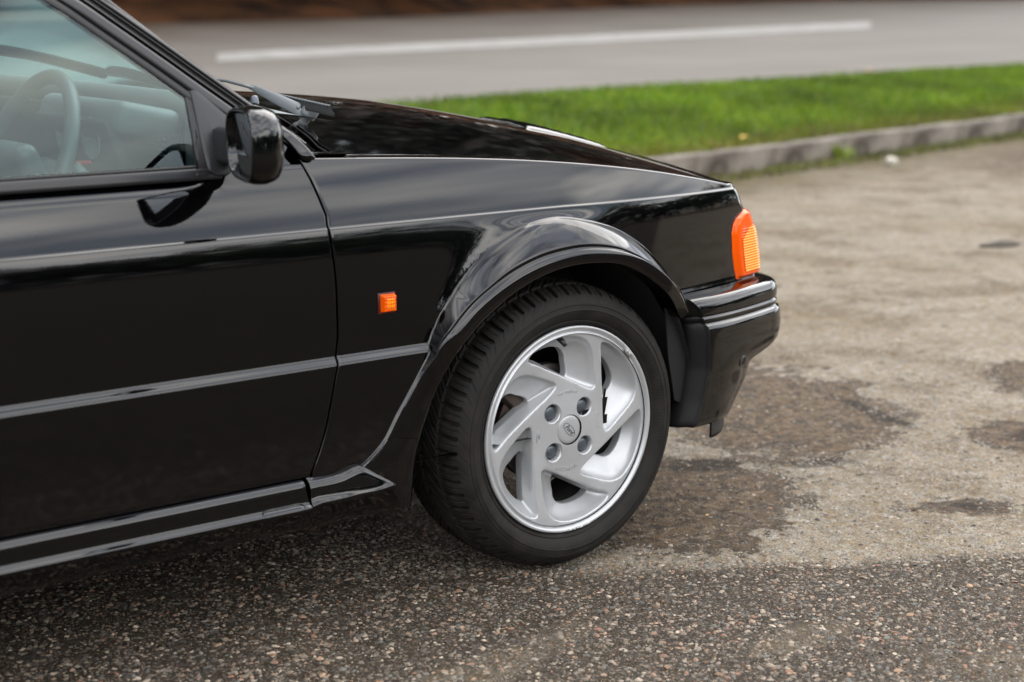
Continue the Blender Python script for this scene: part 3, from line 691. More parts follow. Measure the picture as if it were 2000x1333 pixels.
def polar(pts, y, N_=240, y2=None):
    L = []
    for px, py in pts:
        p = onY(px, py, y)
        if y2 is not None:
            for _ in range(3):
                th = math.degrees(math.atan2(p[2]-0.288, p[0])); th = th+360 if th < -90 else th
                p = onY(px, py, y+(y2-y)*soft(th, 138, 166))
        L.append(p)
    q = smooth_curve(L, N_)
    th = np.degrees(np.arctan2(q[:, 2]-0.288, q[:, 0])); th = np.where(th < -90, th+360, th); rr = np.hypot(q[:, 0], q[:, 2]-0.288)
    o = np.argsort(th); return th[o], rr[o]
tA, rA = polar(A_px, 0.012); tB, rB = polar(B_px, -0.022, y2=0.002); tC, rC = polar(C_px, -0.030, y2=0.001); tD, rD = polar(D_px, -0.027, y2=0.003)
FL_TH, FL_R = tA.tolist(), rA.tolist()

def rows_for(x, zb, zt):
    c = ZCf(x); out = []
    if zb < 0.48:
        out += list(np.linspace(zb, 0.480, 12)[:-1])+list(np.linspace(0.480, 0.510, 13)[:-1])+list(np.linspace(0.510, c-0.03, 16)[:-1])
    else:
        out += list(np.linspace(zb, c-0.03, 40)[:-1])
    out += list(np.linspace(c-0.03, c-0.006, 7)[:-1])+list(np.linspace(c-0.006, c+0.003, 15)[:-1])
    out += list(np.linspace(c+0.003, max(zt-0.006, c+0.004), 20))
    return out
# --- front corner path: flank, rounded corner, front face
CR = 0.05
def xf(z): return float(np.interp(z, [0.40, 0.52, 0.56, 0.62, 0.673, 0.705, 0.722, 0.75], [0.668, 0.656, 0.650, 0.632, 0.598, 0.581, 0.567, 0.558]))
def flank_pt(z, s, off=0.0):
    """s <= 0: metres before the corner; s > 0: metres round it. off: outwards"""
    x0 = xf(z)-CR; w0 = W(x0, z); tau = 0.27
    if s <= 0:
        x = x0+s; return np.array([x, -W(x, z)-off, z])
    cxy = np.array([x0, -w0])+CR*np.array([-math.sin(tau), math.cos(tau)])
    al = tau+s/CR
    if al <= PI/2: return np.array([cxy[0]+(CR+off)*math.sin(al), cxy[1]-(CR+off)*math.cos(al), z])
    e = s-(PI/2-tau)*CR
    return np.array([cxy[0]+CR+off, cxy[1]+e, z])

def both(fn):           # a part of the right-hand side and its twin on the left-hand side of the car
    a = fn()
    for o in (a if isinstance(a, (list, tuple)) else [a]):
        n = o.copy(); n.data = o.data.copy()
        n.data.transform(Matrix(((1,0,0,0),(0,-1,0,2*YC),(0,0,1,0),(0,0,0,1)))); n.data.flip_normals()
        link(n, o.parent); sub(o, n)
    return a
def sub(o, n):
    for ch in [c for c in bpy.data.objects if c.parent is o and c is not n]:
        k_ = ch.copy(); k_.data = ch.data.copy(); k_.data.transform(Matrix(((1,0,0,0),(0,-1,0,2*YC),(0,0,1,0),(0,0,0,1)))); k_.data.flip_normals()
        link(k_, n); sub(ch, k_)

# --- wing
def wing():
    NC = 170; S0 = [rows_for(x, 0.285, 0.8) for x in (0,)]
    NR = len(S0[0]); P = np.zeros((NR+6, NC+18, 3))
    for j in range(NC+18):
        if j < NC:
            f = j/(NC-1); f = f
            for i in range(NR):
                # row heights follow the local feature lines
                xg = -0.52+f*(0.50+0.52)
                z = rows_for(xg, 0.285, ztop(xg))[i]
                x0 = xshut(z)+0.0035; x1 = xf(z)-CR
                P[i, j] = (x0+(x1-x0)*f, 0, z)
                P[i, j, 1] = -W(P[i, j, 0], z)
        else:
            s = (j-NC+1)*0.0042
            for i in range(NR):
                z = rows_for(0.50, 0.285, ztop(0.50+0.02))[i]
                z = z
                P[i, j] = flank_pt(z, s)
        # roll over the top edge, then a narrow flat landing for the bonnet
        a = P[NR-1, j]; rr = 0.006; t0 = 0.30
        inw = np.array([0, 1, 0]) if j < NC else unit(np.array([-math.sin(0.27+(j-NC+1)*0.0042/CR), math.cos(0.27+(j-NC+1)*0.0042/CR), 0]))
        c_ = a+inw*rr*math.cos(t0)-np.array([0, 0, 1])*rr*math.sin(t0)
        for q, an in enumerate([0.55, 0.85, 1.15, 1.4]):
            P[NR+q, j] = c_-inw*rr*math.cos(an)+np.array([0, 0, rr*math.sin(an)])
        P[NR+4, j] = P[NR+3, j]+inw*0.010+np.array([0, 0, 0.0012]); P[NR+5, j] = P[NR+3, j]+inw*0.026+np.array([0, 0, 0.002])
    global WING_TOP; WING_TOP = P[-1, :NC].copy()
    def drop(c):
        th = math.degrees(math.atan2(c[2]-0.288, c[0])); rr = math.hypot(c[0], c[2]-0.288)
        if 33 < th and rr < min(np.interp(th, tA, rA)-0.012, np.interp(th, tD, rD)+0.012): return True
        if th <= 33 and c[2] < 0.506 and c[0] > 0.1: return True
        return c[0] > 0.2 and c[2] < 0.498
    return sheet('wing', P, paint, car, rim=(0.0016, 0.012, (0, 1, 0)), drop=drop)
both(wing)

# --- door skin
XR = -1.80
def door():
    NC = 150; x_ref = -0.9
    base = rows_for(x_ref, 0.298, 0.8065); NR = len(base)
    extra = [(0.8105, 0.0020), (0.8150, 0.0058), (0.8200, 0.0105), (0.8260, 0.0135), (0.836, 0.0150)]
    P = np.zeros((NR+5, NC, 3))
    for j in range(NC):
        f = j/(NC-1)
        for i in range(NR+5):
            z = base[i] if i < NR else extra[i-NR][0]
            x1 = xshut(z)-0.0035; x = XR+(x1-XR)*(1-(1-f)**1.4)
            w = W(x, z) if i < NR else W(x, 0.8065)-0.30*(z-0.8065)-extra[i-NR][1]*1.0*(1-soft(x, -0.80, -0.70))
            P[i, j] = (x, -w, z)
    d = sheet('door', P, paint, car, rim=(0.0016, 0.012, (0, 1, 0)))
    return d
both(door)
# small sail of painted door ahead of the mirror, up to the foot of the pillar
def upper_door():
    P = []
    for i, z in enumerate(np.linspace(0.832, 0.905, 12)):
        x1 = float(np.interp(z, [0.832, 0.847, 0.867, 0.905], [-0.566, -0.578, -0.591, -0.622])); row = []
        for x in np.linspace(-0.735, x1, 12): row.append((x, 0.0755+0.36*(z-0.85)-0.001, z))
        P.append(row)
    return sheet('door_sail', P, paint, car, rim=(0.002, 0.01, (0, 1, 0)))
both(upper_door)

# --- arch flare (crest, lip and flange round the wheel opening)
def flare():
    N_ = 220; T = np.linspace(34.5, 181, N_); P = []
    for th in T:
        ra, rb, rc, rd = (float(np.interp(th, a, b_)) for a, b_ in ((tA, rA), (tB, rB), (tC, rC), (tD, rD)))
        c, s = math.cos(R(th)), math.sin(R(th))
        def pt(r_, w): return (r_*c, -w, 0.288+r_*s)
        wa = W(ra*c, 0.288+ra*s); tf = 1-soft(th, 34, 52)*1.0; wb = 0.022-tf*0.018-0.03*soft(th, 150, 178)*0; row = []
        lo_ = soft(th, 138, 166); wb = 0.022-0.020*tf-0.024*lo_; wc = 0.030-0.020*tf-0.031*lo_; wd = 0.027-0.020*tf-0.031*lo_
        row.append(pt(ra+0.004, W((ra+.004)*c, 0.288+(ra+.004)*s)-0.0008)); row.append(pt(ra, wa+0.0012))
        lw = soft(th, 141, 160); rb = rb*(1-lw)+(ra-0.0026)*lw; rc = rc*(1-lw)+(ra-0.0045)*lw
        rb = min(rb, ra-0.0022); rc = min(rc, rb-0.0015); rd = min(rd, rc-0.006)
        wb = wb*(1-lw)+(wa+0.0026)*lw; wc = wc*(1-lw)+(wa+0.0032)*lw
        for q in (0.03, 0.07, 0.12, 0.2, 0.3, 0.4, 0.5, 0.6, 0.7, 0.8, 0.88, 0.94, 1.0):
            prof = q**0.72 if ra-rb > 0.02 else q**0.8
            row.append(pt(ra+(rb-ra)*q, wa+(wb-wa)*prof+0.0012))
        # shallow channel then lip
        for q, dw in ((0.10, 0.0006), (0.22, -0.0008), (0.34, -0.0008), (0.48, 0.0022), (0.62, 0.0052), (0.8, 0.0070), (1.0, 0.008)):
            row.append(pt(rb+(rc-rb)*q, wb+0.0012+(wc-wb-0.008)*q+dw*(1-lo_)+0.008*q*lo_))
        for q in (0.12, 0.3, 0.6, 0.9, 1.0): row.append(pt(rc+(rd-rc)*q, wc+0.0012+(wd-wc)*q+0.001*math.sin(PI*q)))
        row.append(pt(rd-0.0012, wd-0.0015)); row.append(pt(rd-0.001, wd-0.008)); row.append(pt(rd+0.002, wd-0.030)); row.append(pt(rd+0.004, wd-0.06))
        P.append(row)
    return sheet('arch_flare', P, paint, car)
both(flare)

# --- sill skirt
SK = [(-0.030, 0.2965), (-0.014, 0.2955), (-0.006, 0.2935), (-0.0005, 0.2900), (0.0022, 0.2855), (0.0030, 0.2800), (0.0034, 0.2700), (0.0040, 0.2590), (0.0050, 0.2530), (0.0075, 0.2505), (0.0105, 0.2490), (0.0122, 0.2468),
      (0.0120, 0.2440), (0.0100, 0.2400), (0.004, 0.228), (-0.004, 0.214), (-0.012, 0.204), (-0.028, 0.197), (-0.06, 0.194)]
XJ = -0.600
def skirt():
    P = [[(x+0.012*soft(0.27-z, -0.02, 0.05)*(1 if x > -0.62 else 0), -w, z) for w, z in SK] for x in np.r_[np.linspace(-2.02, -0.7, 40), np.linspace(-0.69, XJ, 10)]]
    s = sheet('side_skirt', P, paint, car, rim=(0.001, 0.01, (0, 1, 0)))
    # jacking-point cover let into the lower edge
    a, b_ = onY(523, 1003, -0.02)[0], onY(600, 985, -0.02)[0]
    prof = [(0.0066, 0.2530)]+[(w+0.0012, z) for w, z in SK[10:16]]
    Pc = [[(x, -w, z) for w, z in prof] for x in np.linspace(a, b_, 12)]
    sheet('jacking_cover', Pc, paint, s, rim=(0.0010, 0.004, (0, 1, 0)))
    pts = smooth_curve([(a-0.0015, -0.0122, 0.244), (a-0.0012, -0.0078, 0.2530), (a+0.006, -0.0052, 0.2568), ((a+b_)/2, -0.0052, 0.2570), (b_-0.008, -0.0052, 0.2570), (b_+0.0008, -0.0075, 0.2530), (b_+0.0015, -0.0125, 0.245), (b_+0.0015, -0.005, 0.228)], 50)
    tube('cover_bead', pts, 0.0011, paint, s, 6)
    return s
both(skirt)
def skirt_front():
    T = smooth_curve([onY(px, py, -0.004) for px, py in [(608,939),(640,934),(670,926),(695,914),(710,912),(738,927),(771,944.5)]], 60)
    B_ = smooth_curve([onY(px, py, -0.012) for px, py in [(613,991),(629,984),(660,977.5),(700,969),(736,960),(757,952.5),(772,946)]], 60)
    P = []
    for i in range(60):
        f = i/59; t_, b_ = T[i].copy(), B_[i].copy(); t_[1] = 0.008-0.014*soft(f, 0.55, 1.0); b_[1] = -0.0122
        row = [t_+np.array([0, 0.012, 0.0015]), t_+np.array([0, 0.004, 0.0012])]
        for q in (0, 0.06, 0.14, 0.24, 0.36, 0.5, 0.64, 0.76, 0.86, 0.93, 1.0):
            p = t_+(b_-t_)*q; wq = float(np.interp(q, [0, .06, .14, .24, .36, .5, .64, .76, .86, .93, 1], [-.012, -.006, -.001, .0022, .0034, .0040, .0046, .0058, .0080, .0105, .0122])); p[1] = -(wq*(1-f)+max(wq, .0075+.0047*q)*f); row.append(p)
        row.append(b_+np.array([0, 0.0008, -0.003])); row.append(b_+np.array([0, 0.004, -0.008]))
        zb = b_[2]
        for w, z in SK[14:]: row.append(np.array([b_[0]+0.01*f, -w-0.004*f, min(z, zb-0.010)]))
        P.append(row)
    s = sheet('side_skirt_end', P, paint, car, rim=(0.001, 0.01, (0, 1, 0)))
    # rear face of the opening below the crest: runs from the tip down to the arch edge
    D2 = smooth_curve([onY(px, py, 0.003) for px, py in [(822,858),(812,900),(808,940),(805,968),(802,992)]], 30)
    E2 = smooth_curve([onY(px, py, y_) for px, py, y_ in [(768,856,.005),(752,884,.005),(748,915,.005),(752,945,.005),(756,968,.006),(762,990,.008)]], 30)
    P = [[E2[i]+(D2[i]-E2[i])*q+np.array([0, -0.003*math.sin(PI*q), 0]) for q in np.linspace(0, 1, 10)]+[D2[i]+np.array([-0.002, 0.02, 0]), D2[i]+np.array([-0.004, 0.06, 0])] for i in range(30)]
    sheet('arch_flare_foot', P, paint, s)
    return s
both(skirt_front)

# --- front bumper (one piece round the nose) with corner lip and towing cover
BR = 0.13; BX0 = 0.3; BXF = 0.716
def bump_path(n1=40, n2=26, n3=26):
    pts = []
    for x in np.linspace(0.0, 1.0, n1):
        xx = BX0+(BXF-BR-BX0)*x; pts.append((xx, -(0.010-0.045*((xx-0.3)/0.26)**1.6 if xx > 0.3 else 0.010), 0.0))
    x0, y0 = pts[-1][0], pts[-1][1]; tau = 0.26
    c = np.array([x0, y0])+BR*np.array([-math.sin(tau), math.cos(tau)])
    for a in np.linspace(tau, PI/2-0.06, n2)[1:]: pts.append((c[0]+BR*math.sin(a), c[1]-BR*math.cos(a), (a-tau)/(PI/2-tau)))
    xe, ye = pts[-1][0], pts[-1][1]
    for q in np.linspace(0, 1, n3)[1:]:
        y = ye+(YC-ye)*q; pts.append((xe+0.028*(1-(1-q)**2), y, 1.0))
    return np.array(pts)
def bumper():
    bp_ = bump_path(); full = np.concatenate([bp_, np.array([(x, 2*YC-y, k_) for x, y, k_ in bp_[-2::-1]])])
    n = len(full)
    tang = np.gradient(full[:, :2], axis=0); nr = np.stack([tang[:, 1], -tang[:, 0]], 1); nr /= np.linalg.norm(nr, axis=1)[:, None]
    # (outward offset on the flank, at the corner/front, height)
    PR = [(-0.055, -0.080, 0.5162), (-0.040, -0.055, 0.5160), (-0.022, -0.030, 0.5154), (-0.011, -0.014, 0.5135), (-0.0055, -0.007, 0.5100), (-0.002, -0.003, 0.5025), (0, 0, 0.4960),
          (0.0, 0.0, 0.4860), (0.0, 0.0, 0.4800), (-0.001, -0.001, 0.4775), (-0.005, -0.005, 0.4755), (-0.005, -0.005, 0.4735), (-0.001, -0.001, 0.4715), (0, 0, 0.4695), (0.0, 0.0, 0.4640), (-0.003, -0.003, 0.4615), (-0.003, -0.003, 0.4595),
          (0.0015, 0.0015, 0.4572), (0.0045, 0.0045, 0.4550), (0.0066, 0.0068, 0.4515), (0.0076, 0.0082, 0.4460), (0.0080, 0.009, 0.438), (0.008, 0.011, 0.425), (0.007, 0.010, 0.405), (0.006, 0.006, 0.388), (0.0055, -0.004, 0.377),
          (0.005, -0.016, 0.368), (0.0047, -0.032, 0.361), (0.0044, -0.050, 0.355), (0.004, -0.067, 0.350), (0.0036, -0.080, 0.345), (0.0032, -0.089, 0.339), (0.003, -0.095, 0.332), (0.0025, -0.099, 0.323), (0.002, -0.103, 0.313), (0.001, -0.109, 0.302), (0.0, -0.120, 0.290), (-0.0005, -0.134, 0.278), (-0.001, -0.150, 0.266), (-0.002, -0.165, 0.255), (-0.004, -0.174, 0.246), (-0.010, -0.182, 0.240), (-0.03, -0.20, 0.238)]
    P = []
    for (o1, o2, z) in PR:
        row = []
        for i in range(n):
            x, y, k_ = full[i]; kk = soft(k_, -0.02, 0.62); 
            if k_ <= 0: kk = 0.48*((max(x, 0.36)-0.36)/(BXF-BR-0.36))**1.6
            else: kk = 0.48+0.52*min(k_/0.6, 1)**0.9
            o2n = max(o2, -0.062); o = o1+(o2n-o1)*kk; ex = (o2-o2n)*1.72*kk
            # shallow scoop under the swage on the flank
            xs = x+nr[i, 0]*o+ex; ys = y+nr[i, 1]*o
            # trailing edge follows the wheel opening
            xr = float(np.interp(z, [0.236, 0.265, 0.30, 0.364, 0.43, 0.453, 0.489, 0.523], [0.326, 0.336, 0.346, 0.356, 0.352, 0.350, 0.334, 0.300]))
            if i < 40: xs = xr+(xs-0.3)*(BXF-BR-xr)/(BXF-BR-0.3)
            if n-1-i < 40: xs = xr+(xs-0.3)*(BXF-BR-xr)/(BXF-BR-0.3)
            # recess pressed into the lower flank
            e = max(0.0, 1-((xs-0.470)/0.075)**2-((z-0.318-0.1*(xs-0.470))/0.020)**2)
            ys += 0.0*e
            row.append((xs, ys, z))
        P.append(row)
    P = np.array(P)
    b_ = sheet('front_bumper', P, paint, car)
    # trailing-edge flange, both ends
    for e, sg in ((0, 1), (n-1, -1)):
        ed = P[:, e]; Q = [ed, ed+np.array([-0.0015, 0.0008*sg, 0]), ed+np.array([-0.0022, 0.003*sg, 0]), ed+np.array([-0.006, 0.012*sg, 0]), ed+np.array([-0.026, 0.022*sg, 0]), ed+np.array([-0.028, 0.06*sg, 0])]
        sheet('bumper_flange', Q, principled('flange_black', (0.004, 0.004, 0.004), 0.55, Specular_IOR_Level=0.3), b_)
    # black rubber lip below
    lp = bump_path(); L = []
    for (o, z) in ((-0.070, 0.252), (-0.066, 0.234), (-0.070, 0.217), (-0.085, 0.209), (-0.10, 0.220)):
        row = []
        for i in range(12, len(lp)):
            x, y, k_ = lp[i]; kk = 0.48+0.52*min(k_/0.6, 1)**0.9 if k_ > 0 else 0.48*((max(x, 0.36)-0.36)/(BXF-BR-0.36))**1.6; row.append((x+nr[i, 0]*(o*kk-0.004)-0.186*kk, y+nr[i, 1]*(o*kk-0.004), z))
        L.append(row)
    L = np.array(L); L2 = L[:, ::-1].copy(); L2[:, :, 1] = 2*YC-L2[:, :, 1]; L = np.concatenate([L, L2[:, 1:]], 1)
    sheet('bumper_lip', L, rubber, b_, rim=(0.001, 0.005, (0, 1, 0)))
    bpy.context.view_layer.update()
    for px in (1450, 1444, 1437, 1430):
        hit, loc, nn_, _ = b_.ray_cast(Vector(CAM), Vector(ray(px, 706)))
        if hit and loc[1] < 0.22: break
    if hit and loc[1] < 0.22:
        nn_ = np.array(nn_); nn_ = nn_ if nn_[1] < 0 else -nn_; ya = -nn_; xa = unit(np.cross([0, 0, 1.0], ya)); za = np.cross(xa, ya)
        lathe('towing_cover', [(0.0, 0.001), (0.0075, 0.001), (0.0095, -0.0015), (0.0118, -0.0018), (0.0130, 0.001), (0.0135, 0.004)], satin, np.array(loc), n=28, parent=b_, M=np.stack([xa, ya, za], 1))
    return b_
bumper()

# --- corner indicator lamp
def lamp():
    zs = np.r_[np.linspace(0.5195, 0.668, 150)]
    xl = lambda z: float(np.interp(z, [0.519, 0.5215, 0.545, 0.575, 0.62, 0.640, 0.652, 0.662, 0.670], [0.542, 0.537, 0.528, 0.520, 0.515, 0.520, 0.532, 0.553, 0.575]))
    P = []; off_top = 0
    for z in zs:
        x0 = xf(z)-CR; sL = xl(z)-x0; sR = 0.046+0.010*soft(0.60-z, -0.07, 0.08)
        if z > 0.655: sR = 0.046-0.012*soft(z, 0.655, 0.67)
        if sL > 0: sL = min(sL, sR-0.006)
        row = []
        for f in np.linspace(0, 1, 26):
            s = sL+(sR-sL)*f
            edge = min(f, 1-f)*2; ez = min(z-0.5195, 0.670-z)
            bulge = 0.0015+0.0095*soft(edge, 0, 0.30)*soft(ez, 0.0, 0.008)
            # ribbed optic inset
            if 0.534 < z < 0.634-0.25*max(0, 0.22-f) and 0.20 < f < 0.80:
                bulge += 0.0014*(0.5+0.5*math.sin((z-0.534)/0.0058*2*PI))*soft(min(f-0.20, 0.80-f), 0, 0.05)-0.0004
            row.append(flank_pt(z, s, bulge))
        P.append(row)
    l = sheet('indicator_lamp', P, amber, car, rim=(0.0015, 0.008, (-0.3, 0.95, 0)))
    # brighter ribbed reflector area as its own piece, a hair proud of the lens
    Q = []
    for i in range(14, 116):
        z = zs[i]; x0 = xf(z)-CR; sL = xl(z)-x0; sR = 0.046+0.010*soft(0.60-z, -0.07, 0.08)
        a0 = 0.24+0.30*soft(z, 0.602, 0.638); row = []
        for f in np.linspace(a0, 0.78-0.06*soft(z, 0.61, 0.64), 14):
            s = sL+(sR-sL)*f
            row.append(flank_pt(z, s, 0.0118+0.0013*(0.5+0.5*math.sin((z-0.534)/0.0058*2*PI))))
        Q.append(row)
    sheet('ribbed_optic', Q, amber2, l)
    # dark seal around
    return l
both(lamp)
# front face: grille panel, headlamps (turned away from the photograph, kept simple)
P = [[flank_pt(z, 0.06) + np.array([0.0, (YC*2-2*flank_pt(z, 0.06)[1])*q, 0]) + np.array([0.03*math.sin(PI*q), 0, 0]) for q in np.linspace(0, 1, 30)] for z in np.linspace(0.49, 0.722, 10)]
fp = sheet('front_panel', P, paint, car, rim=(0.002, 0.02, (-1, 0, 0)))
for yy in (0.30, 2*YC-0.30):
    box('headlamp', (0.622, yy, 0.605), (0.03, 0.26, 0.11), headglass, fp, 0.01, Matrix.Rotation(R(-22), 3, 'Y'))
for k_ in range(4):
    box('grille_slat', (0.648-0.014*k_, YC, 0.565+0.03*k_), (0.012, 0.62, 0.012), satin, fp, 0.003)

# --- bonnet
CROWN = 0.088
def wt(x):
    q = WING_TOP; return np.array([np.interp(x, q[:, 0], q[:, 1]), np.interp(x, q[:, 0], q[:, 2])])
def bon_z(x, y):
    e = wt(x); y0 = e[0]+0.004; hw = YC-y0; tt = min(abs(y-YC)/hw, 1.0)
    cr_ = CROWN*float(np.interp(x, [-0.5, 0.0, 0.35, 0.60], [1.0, 0.95, 0.80, 0.58]))
    return e[1]-0.0006+cr_*(1-tt**1.9)+0.0*x
def bon_rear(y):
    tt = abs(y-YC)/(YC-0.09); return float(np.interp(tt, [0, 0.5, 0.80, 0.88, 0.95, 1.0], [-0.372, -0.395, -0.435, -0.452, -0.455, -0.437]))
def bon_front(y):
    tt = abs(y-YC)/(YC-0.14); return 0.632-0.055*tt**2-0.030*max(0, tt-0.9)/0.1
def bonnet():
    P = []
    for q in np.r_[np.linspace(0, 0.04, 8), np.linspace(0.05, 0.95, 70), np.linspace(0.96, 1.0, 8)]:
        row = []
        for f in np.linspace(0, 1, 90):
            # columns: y from wing seam to wing seam
            x = 0.1
            for _ in range(3):
                y0 = wt(min(x, 0.52))[0]+0.004; y = y0+(2*YC-2*y0)*q; xr_, xf_ = bon_rear(y)+0.003, bon_front(y); x = xr_+(xf_-xr_)*f
            row.append((x, y, bon_z(min(x, 0.53), y)-0.30*max(0, x-0.53)*(1.0)))
        # roll down over the leading edge
        x, y, z = row[-1]
        for a, dx, dz in ((0, 0.006, -0.003), (0, 0.0105, -0.008), (0, 0.013, -0.015), (0, 0.014, -0.026)): row.append((x+dx, y, z+dz))
        P.append(row)
    return sheet('bonnet', P, paint, car, rim=(0.0022, 0.012, (0, 0, -1)))
bonnet_o = bonnet()
# raised louvre panel on the bonnet
def louvre_panel(xc, yc, L, Wd, parent):
    def zz(x, y, h): return bon_z(x, y)+h
    P = []
    prof = [(-1, -0.002), (-0.97, 0.002), (-0.9, 0.006), (-0.8, 0.009), (0, 0.0105), (0.8, 0.009), (0.9, 0.006), (0.97, 0.002), (1, -0.002)]
    for a, ha in [(-1, 0.0), (-0.98, 0.25), (-0.93, 0.7), (-0.85, 0.95), (-0.5, 1), (0, 1), (0.5, 1.0), (0.8, 0.98), (0.9, 0.8), (0.97, 0.35), (1, 0.0)]:
        P.append([(xc+L/2*a-0.02*abs(b_), yc+Wd/2*b_, zz(xc+L/2*a-0.02*abs(b_), yc+Wd/2*b_, h*ha if h > 0 else h)) for b_, h in prof])
    o = sheet('louvre_panel', P, paint, parent)
    for i in range(5):
        x = xc-L/2*0.70+i*L*0.15
        Q = []
        for u, h in ((-0.014, 0.0098), (-0.010, 0.0112), (-0.003, 0.0122), (0.004, 0.0118), (0.012, 0.0100)):
            Q.append([(x+u, yc+Wd/2*b_*0.72, zz(x+u, yc+Wd/2*b_*0.72, h if abs(b_) < 0.95 else 0.009)) for b_ in np.linspace(-1, 1, 9)])
        sheet('louvre', Q, paint, o)
louvre_panel(0.415, 0.60, 0.24, 0.20, bonnet_o)

# --- cowl between bonnet and screen
def ws_pt(s, t_):          # windscreen surface: s up, t across (-1 right-hand side of the car)
    hw = 0.722-0.142*s; a = abs(t_)
    xb = -0.425-0.108*a**2.2; xt = -1.03-0.072*a*a; x = xb+(xt-xb)*s-0.02*math.sin(PI*s)*0
    zb = 0.925-0.070*a**2.2; zt = 1.325-0.012*a*a; z = zb+(zt-zb)*s+0.012*math.sin(PI*s)*(1-a*a)
    return np.array([x, YC+hw*t_, z])
P = []
for q in np.linspace(0, 1, 50):
    y = 0.094+(2*YC-0.188)*q; tt = (y-YC)/0.72; tt = max(-1, min(1, tt)); w_ = ws_pt(0.0, tt); r_ = bon_rear(y)
    zb = bon_z(r_, y)-0.012
    a = np.array([r_-0.004, y, zb]); b_ = np.array([w_[0]+0.004, y, w_[2]-0.006])
    P.append([a+np.array([0.03, 0, -0.02]), a+(b_-a)*0.02+np.array([0, 0, -0.004]), a+(b_-a)*0.15+np.array([0, 0, 0.002]), a+(b_-a)*0.35+np.array([0, 0, 0.003]), a+(b_-a)*0.6+np.array([0, 0, 0.0]), b_-np.array([0, 0, 0.002]), b_-np.array([0.004, 0, 0.01])])
sheet('cowl_panel', P, paint, car)
# painted corner of the wing behind the bonnet's rear edge
def wing_rear_corner():
    P = []
    for x in np.linspace(-0.535, -0.430, 14):
        e = wt(max(x, -0.50)); z0 = ztop(x)+0.003; y0 = -W(x, ztop(x))+0.006
        P.append([(x, y0+dy, z0+dz) for dy, dz in ((0.0, 0.0), (0.02, 0.0022), (0.035, 0.002), (0.045, 0.0005), (0.05, -0.005))])
    return sheet('wing_corner', P, paint, car)
both(wing_rear_corner)

# --- windscreen
P = [[ws_pt(s, t_) for t_ in np.linspace(-0.985, 0.985, 40)] for s in np.linspace(0.005, 0.99, 24)]
ws = sheet('windscreen', P, screen_glass, car)
def ring_on_ws(s0, s1, t1):
    return [ws_pt(s0, t_) for t_ in np.linspace(-t1, t1, 40)]+[ws_pt(s, t1) for s in np.linspace(s0, s1, 20)[1:]]+[ws_pt(s1, t_) for t_ in np.linspace(t1, -t1, 40)[1:]]+[ws_pt(s, -t1) for s in np.linspace(s1, s0, 20)[1:-1]]
tube('windscreen_seal', ring_on_ws(0.0, 0.995, 0.992), 0.009, rubber, ws, 10, True, 0.8)

# --- A-pillar: door frame, gutter and pillar run as one sweep of traced widths
G = [(-2.75, 1.20), (-2.3, 1.285), (-1.75, 1.300), (-1.40, 1.290), (-1.24, 1.262), (-1.10, 1.205), (-0.955, 1.114), (-0.87, 1.052), (-0.794, 0.995), (-0.742, 0.955), (-0.68, 0.908), (-0.60, 0.847), (-0.545, 0.805)]
G = smooth_curve([(x, z) for x, z in G], 150)
def side_y(z): return 0.070+0.35*(z-0.85)+0.15*max(0, z-1.10)
def pillar_sweep(name, prof, mat, i0, i1, parent=car, wd=0.0665):
    P = []
    for i in range(i0, i1):
        d = unit(G[min(i+1, len(G)-1)]-G[max(i-1, 0)]); nrm = np.array([-d[1], d[0]])   # up/forward normal
        if nrm[1] < 0: nrm = -nrm
        row = []
        for a, b_ in prof:
            p = G[i]+nrm*a*wd/0.0665; row.append((p[0], side_y(p[1])-b_, p[1]))
        P.append(row)
    return sheet(name, P, mat, parent, rim=(0.0008, 0.004, (0, 1, 0)))
nG = len(G)
iz = lambda zz: int(np.argmin(np.abs(G[:, 1]-zz)+(G[:, 0] < -1.2)*9))
i_tri = iz(0.925); i_tip = iz(0.812)
def seal_run(): return pillar_sweep('window_seal', [(-0.004, -0.006), (-0.003, 0.002), (0.0, 0.0045), (0.004, 0.0058), (0.008, 0.0058), (0.011, 0.0045), (0.0125, 0.001)], rubber, 0, i_tri+6)
def frame_run(): return pillar_sweep('door_frame', [(0.0125, 0.001), (0.0135, 0.0055), (0.016, 0.0075), (0.022, 0.0085), (0.028, 0.0082), (0.0315, 0.0068), (0.033, 0.003), (0.0335, -0.006)], satin, 0, i_tri+10)
def pillar_run(): return pillar_sweep('a_pillar', [(0.0350, -0.010), (0.0355, 0.000), (0.0365, 0.0035), (0.0385, 0.0048), (0.0405, 0.0038), (0.0415, 0.0005), (0.0425, -0.003), (0.0445, -0.0035), (0.0465, 0.0000), (0.0475, 0.003), (0.0492, 0.0040), (0.0508, 0.0028), (0.0520, -0.002), (0.0532, -0.005), (0.0548, -0.0045), (0.0560, -0.001), (0.0575, 0.001), (0.0600, -0.001), (0.0625, -0.0075), (0.0645, -0.016), (0.0665, -0.026), (0.070, -0.04)], paint, 0, i_tip)
both(seal_run); both(frame_run); both(pillar_run)
def gutter_run(): return pillar_sweep('drip_channel', [(0.0515, -0.006), (0.0518, 0.0015), (0.053, 0.0052), (0.0550, 0.0060), (0.0568, 0.0045), (0.0575, 0.0)], rubber, 0, i_tip-3)
both(gutter_run)
